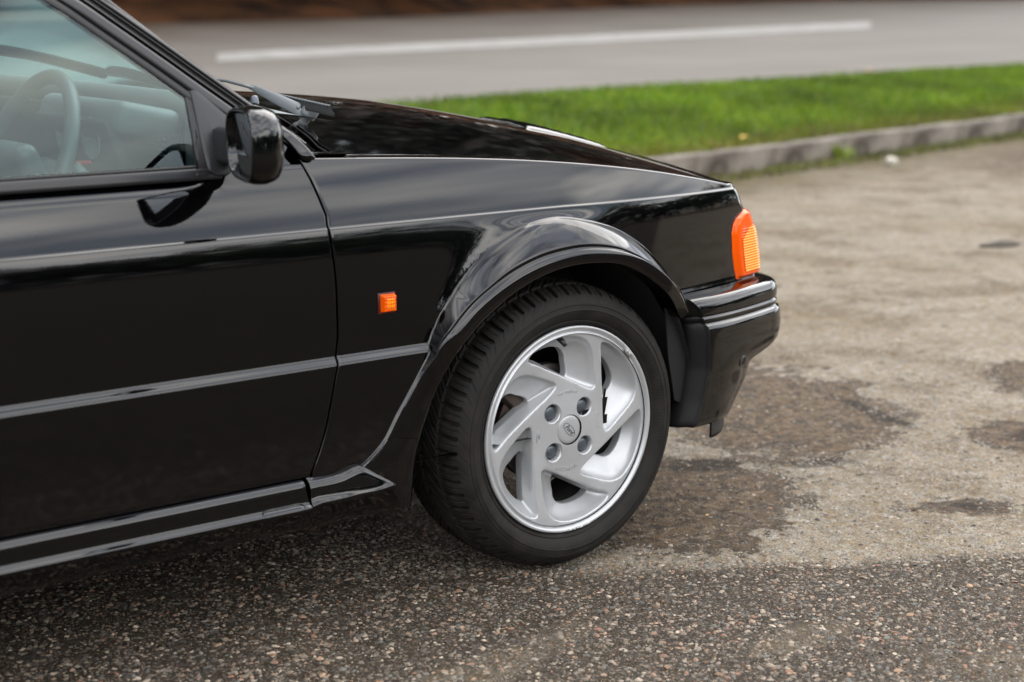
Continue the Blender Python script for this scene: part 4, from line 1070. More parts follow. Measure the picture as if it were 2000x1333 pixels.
# pointed foot of the pillar trim, lying on the wing corner
def pillar_foot():
    q = [onPlane(px, py, 0.066, 0.85, 0.35) for px, py in [(545, 246), (575, 266), (600, 290), (615, 307), (612, 313), (597, 313), (586, 309), (575, 296), (558, 276), (540, 258)]]
    q = smooth_curve(q, 48, True); c = q.mean(0); V = []; F = []
    for sc, dy in ((1.0, 0.012), (1.0, 0.0), (0.97, -0.003), (0.86, -0.006), (0.6, -0.0065), (0.3, -0.006), (0.02, -0.006)):
        V += [c+(p-c)*sc+np.array([0, dy, 0]) for p in q]
    o = mesh('pillar_foot', V, grid_faces(7, 48, 0, False, True), paint, car); return fix_normals(o)
both(pillar_foot)

# --- belt moulding, side glass, mirror triangle
def belt():
    prof = [(0.050+0.016, 0.8225), (0.0600, 0.8220), (0.0585, 0.8245), (0.0590, 0.8290), (0.0605, 0.8335), (0.0610, 0.8385), (0.0625, 0.8410), (0.0665, 0.8418), (0.0715, 0.8405)]
    P = [[(x, y, z) for y, z in prof] for x in np.linspace(XR, -0.706, 30)]
    o = sheet('belt_moulding', P, satin, car, rim=(0.001, 0.004, (0, 1, 0)))
    sheet('glass_wiper', [[(x, 0.0665, 0.8405), (x, 0.0645, 0.8435), (x, 0.0655, 0.8460), (x, 0.0695, 0.8470), (x, 0.0720, 0.843)] for x in np.linspace(XR, -0.745, 30)], rubber, o)
    return o
both(belt)
def side_glass_f():
    P = []
    for z in np.linspace(0.836, 1.30, 30):
        g = [G[i] for i in range(nG)]
        # front limit: the traced edge of the opening
        if z < 0.955: xfr = float(np.interp(z, [0.83, 0.847, 0.955], [-0.738, -0.741, -0.736]))
        else: xfr = float(np.interp(z, G[::-1][nG-1-120:, 1] if False else np.sort(G[(G[:, 0] > -1.40) & (G[:, 0] < -0.7), 1]), G[(G[:, 0] > -1.40) & (G[:, 0] < -0.7), 0][np.argsort(G[(G[:, 0] > -1.40) & (G[:, 0] < -0.7), 1])]))+0.012
        P.append([(x, side_y(z)+0.001-0.004*math.sin(PI*(z-0.836)/0.46), z) for x in np.linspace(-1.74, xfr, 30)])
    return sheet('side_window', P, side_glass, car)
both(side_glass_f)
def slab(name, px_pts, y0, thick, mat, parent, n=40, rnd=0.003, ky=0.35, smooth_=False, crown=0.0):
    q = [onPlane(px, py, y0, 0.85, ky) for px, py in px_pts]
    q = smooth_curve(q, n, True) if smooth_ else resample(q+[q[0]], n+1)[:-1]
    c = q.mean(0); V = []
    def inset(p, d): v = c-p; return p+unit(v)*d
    L = [(0, thick), (0, rnd), (0.3*rnd, 0.3*rnd), (rnd, 0.0)]
    for d, dy in L: V += [inset(p, d)+np.array([0, dy, 0]) for p in q]
    for sc in (0.7, 0.4, 0.1): V += [c+(inset(p, rnd)-c)*sc+np.array([0, -crown*(1-sc), 0]) for p in q]
    return fix_normals(mesh(name, V, grid_faces(len(L)+3, n, 0, False, True), mat, parent))
def triangle():
    o = slab('mirror_triangle', [(372, 178), (378, 170), (400, 186), (425, 208), (452, 232), (462, 262), (462, 330), (445, 345), (424, 345), (408, 336), (398, 296), (384, 232)], 0.062, 0.012, plastic, car, 60, 0.004, crown=0.002)
    slab('quarter_seal', [(361, 186), (372, 172), (384, 224), (398, 290), (410, 335), (404, 345), (383, 345), (385, 322), (377, 270), (368, 222)], 0.0655, 0.008, rubber, car, 50, 0.002)
    return o
both(triangle)

# --- door mirror
def mirror(parent):
    a = unit([-0.035, -0.160, 0]); n_ = np.array([-a[1], a[0], 0])      # a: inner -> outer edge; n_: forward
    if n_[0] < 0: n_ = -n_
    up = np.array([0, 0, 1.0]); c0 = np.array([-0.7185, -0.028, 0.884])+np.array([-0.0250, -0.0480, 0.0060])
    def ring(d, sx, sz, n=64, sh=0.0, e=3.6):
        pts = []
        for k_ in range(n):
            t_ = 2*PI*k_/n; ct, st = math.cos(t_), math.sin(t_)
            u = math.copysign(abs(ct)**(2/e), ct); v = math.copysign(abs(st)**(2/e), st)
            lean = 0.010*v*(-1)
            pts.append(c0+a*(u*sx+sh+lean*0.3)*0.975+up*(v*sz*0.985*(1-0.06*(1-u)/2))+n_*d)
        return pts
    R_ = [ring(0.016, .070, .050), ring(0.010, .0715, .0515), ring(0.002, .0735, .0535), ring(-0.001, .0752, .0555), ring(0.0005, .0775, .0580), ring(0.004, .0790, .0605), ring(0.014, .0805, .0630), ring(0.028, .0800, .0635, sh=-.001), ring(0.042, .0770, .0610, sh=-.003, e=3.2), ring(0.050, .0720, .0570, sh=-.006, e=3.2), ring(0.057, .0640, .0500, sh=-.009, e=3.0), ring(0.062, .0500, .038, sh=-.012, e=2.8), ring(0.0645, .028, .020, sh=-.013, e=2.4), ring(0.065, .004, .003, sh=-.013)]
    h = fix_normals(mesh('door_mirror', [p for r_ in R_ for p in r_], grid_faces(len(R_), 64, 0, False, True), paint, parent))
    # tilted glass, facing back and a little inwards
    g_ = ring(0.0125, .0705, .0505); cg = np.mean(g_, axis=0)
    g_ = [p-n_*0.13*float(np.dot(p-cg, up)) for p in g_]; V = [p for p in g_]+[cg]; F = [(k_, (k_+1) % 64, 64) for k_ in range(64)]
    mg = mesh('mirror_glass', V, F, mirror_m, h)
    bk = ring(0.0150, .0725, .0525); V = bk+[np.mean(bk, axis=0)]; mesh('mirror_back', V, F, dark, h)
    # small triangular mark etched on the glass
    tp = [cg+a*0.010+up*(-0.012)-n_*0.0008, cg+a*0.030+up*(-0.015)-n_*0.0008, cg+a*0.021+up*(0.010)-n_*0.0008]
    box('mirror_arm', (-0.690, 0.028, 0.878), (0.040, 0.095, 0.062), plastic, h, 0.010, Matrix.Rotation(R(8), 3, 'Z'), 3)
    return h
both(lambda: mirror(car))

# --- side repeater
def repeater():
    a = onY(739, 574.5, 0.02); b_ = onY(769, 609, 0.02); cx_, cz_ = (a[0]+b_[0])/2+0.001, (a[2]+b_[2])/2
    yb = -W(cx_, cz_); L, H = 0.030, 0.033; zz = np.linspace(-1, 1, 25); P = []
    for v in zz:
        row = []
        for u in np.linspace(-1, 1, 25):
            e = max(abs(u), abs(v)); h = 0.0125*(1-soft(e, 0.78, 1.0)); h += 0.0006*math.sin(v*16)*(e < 0.72)-0.0012*(0.62 < e < 0.74)
            row.append((cx_+u*L/2, yb-0.0015-h, cz_+v*H/2))
        P.append(row)
    o = sheet('side_repeater', P, amber, car, rim=(0.0005, 0.003, (0, 1, 0)))
    box('repeater_base', (cx_-0.0015, yb-0.0008, cz_), (L+0.0065, 0.0036, H+0.005), principled('repeater_base_red', (0.06, 0.008, 0.006), 0.35), o, 0.0015)
    box('reflector_insert', (cx_, yb-0.0135, cz_), (0.016, 0.0030, 0.019), amber2, o, 0.001)
    for i in range(3):
        for j in range(3): box('lens_stud', (cx_-0.005+0.005*i, yb-0.0152, cz_-0.0065+0.0065*j), (0.0022, 0.0012, 0.0030), principled('amber_dark', (0.55, 0.05, 0.002), 0.25), o, 0.0004)
    return o
both(repeater)

# --- wheel
HUB = np.array([0.0, 0.0, 0.288])
def tyre_profile():
    """(radius, y, tread flag 0..1 across the tread)"""
    pr = []
    for r_, y in [(0.1905, 0.022), (0.1985, 0.016), (0.2045, 0.0115), (0.2080, 0.0095), (0.2110, 0.0065), (0.2135, 0.0040), (0.2165, 0.0030), (0.2180, 0.0042), (0.2200, 0.0030), (0.2240, -0.0005), (0.2300, -0.0030), (0.2350, -0.0052), (0.2385, -0.0058), (0.2395, -0.0070), (0.2410, -0.0060), (0.2450, -0.0058), (0.2480, -0.0050), (0.2488, -0.0038), (0.2496, -0.0050), (0.2512, -0.0047)]:
        pr.append((r_, y, -1.0))
    sh = [(0.2535, -0.0040), (0.2555, -0.0030), (0.2578, -0.0018), (0.2602, -0.0002), (0.2626, 0.0016), (0.2650, 0.0036), (0.2673, 0.0058), (0.2695, 0.0082), (0.2716, 0.0108), (0.2736, 0.0136), (0.2755, 0.0166), (0.2772, 0.0198), (0.2788, 0.0232), (0.2802, 0.0268), (0.2815, 0.0304)]
    for r_, y in sh: pr.append((r_, y, 0.0))
    for y in np.linspace(0.034, 0.171, 60): pr.append((0.2826+0.0052*(1-abs((y-0.1025)/0.0685)**2.2), y, 1.0))
    for r_, y in sh[::-1]: pr.append((r_, 0.205-y, 0.0))
    for r_, y in [(0.2500, -0.0056), (0.2360, -0.0052), (0.2180, 0.003), (0.1985, 0.016), (0.1905, 0.022)]: pr.append((r_, 0.205-y, -1.0))
    return pr
NP = 60; NS = 26
def tread_depth(th, y, flag, r_=0.285):
    """depth of groove (m) for angle th and lateral position y: solid shoulder blocks, a short wide slot, then a thin chevron line to the edge"""
    u = (th/(2*PI)*NP) % 1.0; d = 0.0; yl = min(y, 0.205-y)
    s = (yl+0.004)+max(0.0, min(r_, 0.2826)-0.2515)*0.8
    gd_ = 0.0048-abs(s-0.0790)
    if gd_ > 0: d = 0.0075*soft(gd_, 0, 0.0018)
    if abs(yl-0.1025) < 0.0035: d = max(d, 0.0065)
    if s < 0.0760:
        sh = 0.95*max(0.0, 0.0300-s)/0.0300-0.10*soft(s, 0.045, 0.075); v = (u-sh) % 1.0
        if s > 0.0285:
            if v < 0.31: d = max(d, 0.0095*soft(min(v, 0.31-v), 0, 0.03)*soft(s, 0.0285, 0.0315))
            if abs(v-0.64) < 0.032 and s < 0.070: d = max(d, 0.0016)
        else:
            if v < 0.07: d = max(d, 0.0019*soft(s, 0.001, 0.006))
            if abs(v-0.64) < 0.025 and s > 0.018: d = max(d, 0.0009)
    elif yl < 0.099:
        v = (u+(yl-0.055)/0.040*1.4) % 1.0
        if v < 0.22: d = max(d, 0.0060*soft(min(v, 0.22-v), 0, 0.03))
        if abs(v-0.6) < 0.04: d = max(d, 0.002)
    return d
def make_tyre(parent, c, full=True):
    pr = tyre_profile(); n = NP*NS if full else 200; V = np.zeros((n, len(pr), 3))
    R_ = np.array([p[0] for p in pr]); Y = np.array([p[1] for p in pr]); Fg = np.array([p[2] for p in pr])
    for k_ in range(n):
        th = 2*PI*k_/n; r_ = R_.copy()
        if full:
            for j in range(len(pr)):
                if Fg[j] >= 0: r_[j] -= tread_depth(th, Y[j], Fg[j], R_[j])
        V[k_, :, 0] = r_*math.cos(th); Y2 = Y-np.where((R_ > 0.2235) & (R_ < 0.2380) & (Y < 0.1), 0.00035*(math.sin(th*230) > 0.0)*(math.sin(th*3+1) > -0.2), 0); V[k_, :, 1] = Y2; V[k_, :, 2] = r_*math.sin(th)
        # slight bulge of the sidewall at the contact patch
        if full:
            low = soft(-math.sin(th), 0.93, 1.0); V[k_, :22, 1] -= 0.004*low; V[k_, :, 2] = np.maximum(V[k_, :, 2], -c[2]+0.0015)
    V += np.array(c); o = mesh('tyre', V.reshape(-1, 3), grid_faces(n, len(pr), 0, True, False), tyre_m, parent)
    o.data.set_sharp_from_angle(angle=R(38)); fix_normals(o); return o
POCK = [(.183,124.5),(.1885,121.5),(.1905,116),(.1905,107),(.1905,98),(.189,89),(.1845,80.5),(.175,74),(.160,69),(.142,64),(.124,58),(.110,51.5),(.1005,48),(.0935,49.5),(.0895,55),(.0880,67),(.0930,82),(.1040,95),(.1200,106),(.1400,114.5),(.1600,120.3),(.1740,123.8)]
HOLE = [(.164,116.8),(.1672,112),(.1670,105),(.1640,97),(.1570,89.5),(.1450,85.3),(.1300,83.5),(.1180,81.5),(.1060,80.5),(.0995,82),(.1010,85.0),(.1100,93.0),(.1240,102.5),(.1400,109.5),(.1540,114)]
def face_y(r_): return 0.006+0.004*soft(r_, 0.02, 0.09)-0.004*soft(r_, 0.13, 0.19)
def pol(r_, a): return np.array([r_*math.cos(R(a)), r_*math.sin(R(a))])
barrel_m = bump(vary(principled('dark_barrel_alloy', (.03, .027, .025), .8, .0), (.006, .0055, .005), (.022, .018, .015), 20), 200, .4, .0006)  # very dark brown tone for the inside of the rim barrel
def make_rim(parent, c, hi=True):
    ox = [smooth_curve([pol(r_, a+60*k_) for r_, a in POCK], 72, True) for k_ in range(6)]
    hx = [smooth_curve([pol(r_, a+60*k_) for r_, a in HOLE], 72, True) for k_ in range(6)]
    BH = [pol(0.0555, 47+90*k_) for k_ in range(4)]; V2 = []; E_ = []; 
    def addloop(pts):
        o = len(V2); V2.extend([Vector(p) for p in pts]); E_.extend([(o+i, o+(i+1) % len(pts)) for i in range(len(pts))]); return o
    outer = addloop([pol(0.1935, a) for a in np.arange(0, 360, 2.5)])
    for q in ox: addloop(q)
    for bh in BH: addloop([bh+pol(0.0200, a) for a in np.arange(0, 360, 15)])
    addloop([pol(0.0305, a) for a in np.arange(0, 360, 8)])
    def inside(p, poly):
        x, y = p; r_ = False; n = len(poly); j = n-1
        for i in range(n):
            if (poly[i][1] > y) != (poly[j][1] > y) and x < (poly[j][0]-poly[i][0])*(y-poly[i][1])/(poly[j][1]-poly[i][1])+poly[i][0]: r_ = not r_
            j = i
        return r_
    for rr in np.arange(0.036, 0.192, 0.006):
        n = int(2*PI*rr/0.007)
        for k_ in range(n): V2.append(Vector(pol(rr, 360*k_/n+rr*900)))
    vo, eo, fo, *_ = delaunay_2d_cdt(V2, E_, [], 0, 1e-5)
    keep = []
    for f in fo:
        cx_ = sum((np.array(vo[i]) for i in f), np.zeros(2))/len(f); rr = np.linalg.norm(cx_)
        if rr > 0.1935 or rr < 0.0302: continue
        if any(np.linalg.norm(cx_-bh) < 0.0198 for bh in BH): continue
        if any(inside(cx_, q) for q in ox): continue
        keep.append(f)
    V = [np.array([p[0], face_y(math.hypot(p[0], p[1])), p[1]])+c for p in vo]; F = [tuple(f) for f in keep]
    # pockets: rounded shoulder, floor falling to the window, wall through
    for k_ in range(6):
        O, H = ox[k_], hx[k_]; cen = O.mean(0); oc = (pol(0.15, 98+60*k_)); n = len(O)
        # pair outline with hole by angle around the window centre
        hc = H.mean(0)
        def reord(L):
            a = np.arctan2(L[:, 1]-hc[1], L[:, 0]-hc[0]); return L, a
        Hn = []
        _, aH = reord(H); aO = np.arctan2(O[:, 1]-hc[1], O[:, 0]-hc[0])
        aHs = np.unwrap(aH); aOs = np.unwrap(aO)
        if aHs[-1] < aHs[0]: pass
        # parametrise the hole by arc length, rotated to the best match
        best = None
        for s in range(n):
            Hs = np.roll(H, -s, axis=0); e = np.sum(np.linalg.norm(Hs-O, axis=1)**1.5)
            if best is None or e < best[0]: best = (e, Hs)
        Hs = best[1]
        rings = []
        for q, dz, inn in ((0, 0, 0), (0, 0.0007, 0.0011), (0, 0.0020, 0.0020), (0, 0.0042, 0.0026)):
            ring = []
            for i in range(n):
                tg = unit(O[(i+1) % n]-O[i-1]); nn_ = np.array([-tg[1], tg[0]])
                if np.dot(nn_, hc-O[i]) < 0 and np.linalg.norm(hc-O[i]) > 0.02: nn_ = -nn_
                lim = min(1.0, 0.5*float(np.linalg.norm(Hs[i]-O[i]))/0.0026); p = O[i]+nn_*inn*lim; ring.append((p, face_y(np.linalg.norm(O[i]))+dz))
            rings.append(ring)
        for q in (0.12, 0.25, 0.4, 0.55, 0.7, 0.82, 0.92, 0.98, 1.0):
            ring = []
            for i in range(n):
                a_, ya = rings[3][i]; b_ = Hs[i]; dd = np.linalg.norm(b_-a_)
                yb = 0.042
                prof = q**float(np.interp(dd, [0.004, 0.030], [0.46, 0.62]))
                if q == 1.0: prof = 1.08
                ring.append((a_+(b_-a_)*q, ya+(yb-ya)*prof))
            rings.append(ring)
        rings.append([(Hs[i]+(Hs[i]-hc)*0.01, 0.060) for i in range(n)])
        o = len(V)
        for ring in rings: V += [np.array([p[0], y, p[1]])+c for p, y in ring]
        F += grid_faces(len(rings), n, o, False, True)
    # bolt wells
    for bh in BH:
        o = len(V); rg = [(0.0200, 0), (0.0192, 0.0005), (0.0182, 0.0018), (0.0174, 0.0040), (0.0170, 0.014), (0.0168, 0.024)]
        for r_, dy in rg:
            for a in np.arange(0, 360, 15): p = bh+pol(r_, a); V.append(np.array([p[0], face_y(math.hypot(*bh))+dy, p[1]])+c)
        F += grid_faces(len(rg), 24, o, False, True)
    rim = mesh('rim', V, F, alloy, parent)
    bm = bmesh.new(); bm.from_mesh(rim.data); bmesh.ops.remove_doubles(bm, verts=bm.verts, dist=1e-5)
    bmesh.ops.triangulate(bm, faces=[f for f in bm.faces if len(f.verts) > 4]); bmesh.ops.recalc_face_normals(bm, faces=bm.faces)
    bm.to_mesh(rim.data); bm.free()
    for p in rim.data.polygons: p.use_smooth = True
    lathe('rim_lip', [(0.1930, 0.0018), (0.1942, 0.0022), (0.1952, 0.0052), (0.1966, 0.0058), (0.1982, 0.0052), (0.1998, 0.0030), (0.2018, 0.0012), (0.2040, 0.0004), (0.2062, 0.0008), (0.2074, 0.0024), (0.2076, 0.0050), (0.2068, 0.0090), (0.2020, 0.014)], alloy, c, n=180, parent=rim)
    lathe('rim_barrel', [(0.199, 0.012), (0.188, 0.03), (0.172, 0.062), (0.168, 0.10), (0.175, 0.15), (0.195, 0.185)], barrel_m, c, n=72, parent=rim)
    for bh in BH:
        lathe('wheel_bolt', [(0.0, 0.0065), (0.007, 0.0066), (0.0115, 0.0078), (0.0138, 0.0105), (0.0146, 0.0150), (0.0160, 0.0170), (0.0172, 0.0180)], boltm, c+np.array([bh[0], face_y(0.055), bh[1]]), n=28, parent=rim)
    cap = lathe('centre_cap', [(0.0, 0.0072), (0.020, 0.0075), (0.0275, 0.0082), (0.0289, 0.0092), (0.0294, 0.0120), (0.0294, 0.02)], alloy, c, n=64, parent=rim)
    lathe('cap_groove', [(0.0294, 0.0125), (0.0308, 0.0125)], dark, c, n=64, parent=cap)
    return rim, cap
def relief(name, txt, size, pos, ang, parent, mat, depth=0.0006, shear=0.0, mirror_arc=None, bold=0.0):
    """raised lettering lying on the wheel face (seen from -Y)"""
    if mirror_arc is None: items = [(txt, 0.0)]
    cu = bpy.data.curves.new(name, 'FONT'); cu.body = txt; cu.size = size; cu.extrude = depth; cu.shear = shear; cu.align_x = 'CENTER'; cu.align_y = 'CENTER'; cu.offset = bold; cu.resolution_u = 3
    tmp = bpy.data.objects.new(name, cu); COL.objects.link(tmp); dg = bpy.context.evaluated_depsgraph_get(); me = bpy.data.meshes.new_from_object(tmp.evaluated_get(dg)); bpy.data.objects.remove(tmp)
    me.materials.clear(); me.materials.append(mat)
    o = link(bpy.data.objects.new(name, me), parent)
    # text plane XY -> XZ facing -Y, then turned by ang in that plane
    M = Matrix.Translation(pos) @ Matrix.Rotation(-ang, 4, 'Y') @ Matrix.Rotation(PI/2, 4, 'X'); o.matrix_world = M
    return o
wheel = empty('wheel', (0, 0, 0)); wheel.parent = car
make_tyre(wheel, HUB)
rim, cap = make_rim(wheel, HUB)
def tube_oval(cn, a, b_, ang, r_, name, parent, mat):
    pts = []
    for t_ in np.linspace(0, 2*PI, 40, endpoint=False):
        u, v = a*math.cos(t_), b_*math.sin(t_); pts.append((cn[0]+u*math.cos(ang)-v*math.sin(ang), cn[1], cn[2]+u*math.sin(ang)+v*math.cos(ang)))
    return tube(name, pts, r_, mat, parent, 6, True, up=(0, 1, 0))
emb = alloy.copy(); emb.name = 'embossed_alloy'
capc = HUB+np.array([0.0, 0.0071, 0.0])
tube_oval(capc, 0.0185, 0.0080, R(-47), 0.00055, 'emblem_rim', cap, boltm)
relief('emblem', 'Ford', 0.0125, Vector(capc+np.array([0, -0.0002, 0])), R(-47), cap, boltm, 0.0005, 0.35, bold=0.0001)
def arc_text(txt, rad, a_mid, size, flip, name):
    adv = size*0.62/rad; n = len(txt); objs = []
    # joined into one relief inscription
    ms = []
    for i, ch in enumerate(txt):
        if ch == ' ': continue
        a = a_mid-(i-(n-1)/2)*adv*(-1 if flip else 1); p = pol(rad, math.degrees(a))
        o = relief('char', ch, size, Vector((p[0], HUB[1]+face_y(rad)-0.0004, HUB[2]+p[1])), (a-PI/2) if not flip else (a+PI/2), None, alloy, 0.0006, bold=0.00012)
        me = o.data; me.transform(o.matrix_world); ms.append(me); bpy.data.objects.remove(o)
    bm = bmesh.new()
    for me in ms: bm.from_mesh(me); bpy.data.meshes.remove(me)
    me = bpy.data.meshes.new(name); bm.to_mesh(me); bm.free(); me.materials.append(alloy); return link(bpy.data.objects.new(name, me), rim)
def arc_text_rot(txt, rad, a_mid, size, name, inward):
    # letters whose feet point away from the hub (inward=True) or towards it
    return arc_text(txt, rad, a_mid, size, inward, name)
arc_text('V90AB-AA', 0.077, R(92), 0.0095, True, 'inscription')
arc_text('5J15H2E038', 0.079, R(-93), 0.0095, False, 'inscription')
arc_text('89V1-A', 0.076, R(6), 0.0085, True, 'inscription')
tube_oval(HUB+np.array([-0.0745, face_y(0.075), -0.004]), 0.0125, 0.0046, R(88), 0.0006, 'maker_mark', rim, alloy)
relief('maker_text', 'CMR', 0.0085, Vector(HUB+np.array([-0.0745, face_y(0.075)-0.0004, -0.004])), R(88), rim, alloy, 0.0005, bold=0.0001)
# balance-weight clip, valve, kerb scuffs
q = pol(0.1985, 43.5)
cl = box('balance_weight', HUB+np.array([q[0], 0.0005, q[1]]), (0.0100, 0.008, 0.021), scuff, rim, 0.002, Matrix.Rotation(-R(43.5), 3, 'Y'))
q = pol(0.184, 95); q2 = pol(0.170, 94)
tube('valve', [HUB+np.array([q[0], 0.022, q[1]]), HUB+np.array([(q[0]+q2[0])/2, 0.012, (q[1]+q2[1])/2]), HUB+np.array([q2[0], 0.006, q2[1]])], [0.0062, 0.0055, 0.0042], rubber, rim, 12, up=(1, 0, 0))
for a0, L_ in ((-84, 9),):
    pts = [HUB+np.array([0.2046*math.cos(R(a0+t_)), 0.0004, 0.2046*math.sin(R(a0+t_))]) for t_ in np.linspace(-L_, L_, 12)]
    tube('kerb_scuff', pts, [0.0010+0.0012*abs(math.sin(i*1.9)) for i in range(12)], scuff, rim, 6, up=(0, 1, 0))
# brake disc and caliper
hubo = lathe('brake_disc', [(0.0, 0.062), (0.055, 0.062), (0.060, 0.064), (0.062, 0.078), (0.118, 0.078), (0.120, 0.080), (0.120, 0.098), (0.118, 0.100)], disc_m, HUB, n=72, parent=wheel)
box('brake_caliper', HUB+np.array([-0.085, 0.088, 0.075]), (0.06, 0.07, 0.12), bump(principled('cast_iron', (.05, .035, .028), .8), 100, .6, .002), wheel, 0.012, Matrix.Rotation(R(-45), 3, 'Y'))
# the other three wheels share the meshes
def wheel_copy(dx, left):
    w = wheel.copy(); link(w, car)
    for ch in [c_ for c_ in bpy.data.objects if c_.parent is wheel]:
        n = ch.copy(); link(n, w)
        for g_ in [c_ for c_ in bpy.data.objects if c_.parent is ch]:
            if g_.name.split('.')[0] in ('rim_lip', 'rim_barrel', 'centre_cap', 'wheel_bolt'): k_ = g_.copy(); link(k_, n)
    w.location = (dx, 2*YC if left else 0, 0)
    if left: w.rotation_euler = (0, 0, PI); 
    return w
wheel_copy(-2.40, False); wheel_copy(0, True); w4 = wheel_copy(-2.40, True)

# --- wheel-arch liner and underbody
def liner():
    P = []
    for y in (0.014, 0.04, 0.16, 0.30):
        P.append([(0.352*math.cos(a)+(-0.01), y, 0.288+0.348*math.sin(a)) for a in np.linspace(R(6), R(186), 60)])
    o = sheet('arch_liner', P, dark, car)
    V = [(0, 0.30, 0.30)]+[(0.37*math.cos(a), 0.30, 0.288+0.37*math.sin(a)) for a in np.linspace(R(-12), R(192), 40)]
    mesh('inner_arch', V, [(0, 1+i, 2+i) for i in range(39)], dark, o)
    # hanging liner edge behind the bumper, with its clip
    q = [onY(px, py, 0.03) for px, py in [(1300, 600), (1322, 606), (1338, 660), (1345, 720), (1342, 752), (1336, 790), (1318, 782), (1306, 700)]]
    V = [p for p in q]+[p+np.array([0, 0.004, 0]) for p in q]; n = len(q)
    mesh('liner_edge', V, [tuple(range(n)), tuple(range(2*n-1, n-1, -1))]+[(i, (i+1) % n, n+(i+1) % n, n+i) for i in range(n)], dark, o, False)
    p = onY(1321, 617, 0.024)
    lathe('clip', [(0.0, -0.002), (0.0035, -0.0015), (0.0045, 0.001)], steel, p, n=16, parent=o)
    return o
both(liner)
box('underbody', (-1.30, YC, 0.235), (2.9-1.1, 1.50, 0.05), dark, car, 0.01)
box('front_underbody', (0.40, YC, 0.31), (0.42, 1.30, 0.10), dark, car, 0.01)
box('engine_bay', (0.05, YC, 0.50), (0.80, 0.96, 0.40), dark, car, 0.02)
box('bulkhead', (-0.46, YC, 0.52), (0.06, 1.50, 0.52), dark, car, 0.01)

# --- rest of the body: rear quarter, roof, tail
def quarter():
    P = []
    for z in [0.20, 0.25, 0.29, 0.33, 0.40, 0.480, 0.487, 0.503, 0.510, 0.60, 0.66, 0.70, 0.72, 0.7245, 0.729, 0.735, 0.76, 0.79, 0.8065, 0.82, 0.84]:
        P.append([(x, -(W(x, z)-0.05*soft(-x, 3.0, 3.3))+(0.10 if x < -3.27 else 0), z) for x in np.linspace(-3.28, XR-0.005, 80)])
    def drop(c_): return math.hypot(c_[0]+2.40, c_[2]-0.288) < 0.345 or (c_[2] < 0.285 and -2.05 < c_[0])
    return sheet('rear_quarter', P, paint, car, rim=(0.002, 0.012, (0, 1, 0)), drop=drop)
both(quarter)
def rear_liner():
    P = [[(-2.40+0.352*math.cos(a), y, 0.288+0.350*math.sin(a)) for a in np.linspace(R(-14), R(194), 40)] for y in (-0.014, 0.02, 0.24)]
    return sheet('rear_arch_liner', P, dark, car)
both(rear_liner)
def c_pillar():
    P = [[(-3.2+ (z-0.83)*1.0, side_y(z)-0.004, z), (-2.62+(z-0.83)*0.35, side_y(z)-0.004, z)] for z in np.linspace(0.83, 1.25, 12)]
    o = sheet('c_pillar', P, paint, car, rim=(0.002, 0.02, (0, 1, 0)))
    sheet('rear_side_window', [[(-2.63+(z-0.83)*0.35, side_y(z), z), (-1.80, side_y(z), z)] for z in np.linspace(0.836, 1.28, 12)], principled('dark_glass', (.01, .015, .015), .05), o)
    box('b_pillar', (-1.775, side_y(1.06)+0.004, 1.06), (0.07, 0.012, 0.50), satin, o, 0.003, Matrix.Rotation(-math.atan(.35), 3, 'X'))
    return o
both(c_pillar)
P = []
gr_ = [(G[i][0]-0.0, G[i][1]+0.058) for i in range(0, iz(1.19), 4)]
for x, z in gr_[::1]:
    y0 = side_y(z)+0.022; P.append([(x, y0+(2*YC-2*y0)*q, z-0.004+0.035*(1-abs(2*q-1)**2.4)) for q in np.linspace(0, 1, 30)])
sheet('roof', P, paint, car, rim=(0.002, 0.02, (0, 0, -1)))
P = [[(x, 0.16-0.03*q+(2*YC-2*(0.16-0.03*q))*u, z) for u in np.linspace(0, 1, 12)] for q, (x, z) in enumerate([(-2.75, 1.27), (-3.0, 1.08), (-3.18, 0.86), (-3.26, 0.82), (-3.28, 0.5), (-3.30, 0.28)])]
sheet('tailgate', P, paint, car)
box('rear_bumper', (-3.27, YC, 0.42), (0.16, 1.60, 0.26), paint, car, 0.05, None, 4)

# --- cabin
dash = None
def dash_x(y): return -0.655+0.030*(1-abs((y-YC)/0.62)**2)
P = []
for y in np.linspace(0.155, 2*YC-0.155, 60):
    e = min(y-0.155, 2*YC-0.155-y); dz = -0.020*(1-soft(e, 0, 0.22)); dxr = dash_x(y)
    P.append([(-0.43, y, 0.900), (-0.50, y, 0.925+dz*.6), (-0.58, y, 0.944+dz), (dxr, y, 0.952+dz), (dxr-0.022, y, 0.950+dz), (dxr-0.034, y, 0.940+dz), (dxr-0.038, y, 0.928+dz), (dxr-0.032, y, 0.918+dz), (dxr-0.018, y, 0.914+dz), (dxr-0.012, y, 0.910+dz)])
dash = sheet('dashboard', P, bluegrey, car)
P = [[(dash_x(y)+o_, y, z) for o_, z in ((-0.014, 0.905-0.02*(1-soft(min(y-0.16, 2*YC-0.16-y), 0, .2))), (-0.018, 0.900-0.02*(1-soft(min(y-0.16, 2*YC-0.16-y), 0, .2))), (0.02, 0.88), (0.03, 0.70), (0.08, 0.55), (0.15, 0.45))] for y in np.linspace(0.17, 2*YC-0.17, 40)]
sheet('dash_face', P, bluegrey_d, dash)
tube('dash_bead', [(dash_x(y)-0.026, y, 0.904-0.020*(1-soft(min(y-0.17, 2*YC-0.17-y), 0, .22))) for y in np.linspace(0.19, 2*YC-0.19, 50)]+[(-0.63, 2*YC-0.17, 0.86)], 0.0035, bluegrey, dash, 8)
box('end_panel', (-0.665, 0.165, 0.84), (0.10, 0.045, 0.15), bluegrey, dash, 0.015)
box('instrument_hood', (-0.745, 0.42, 0.905), (0.13, 0.36, 0.060), bluegrey, dash, 0.022, Matrix.Rotation(R(12), 3, 'Y'), 4)
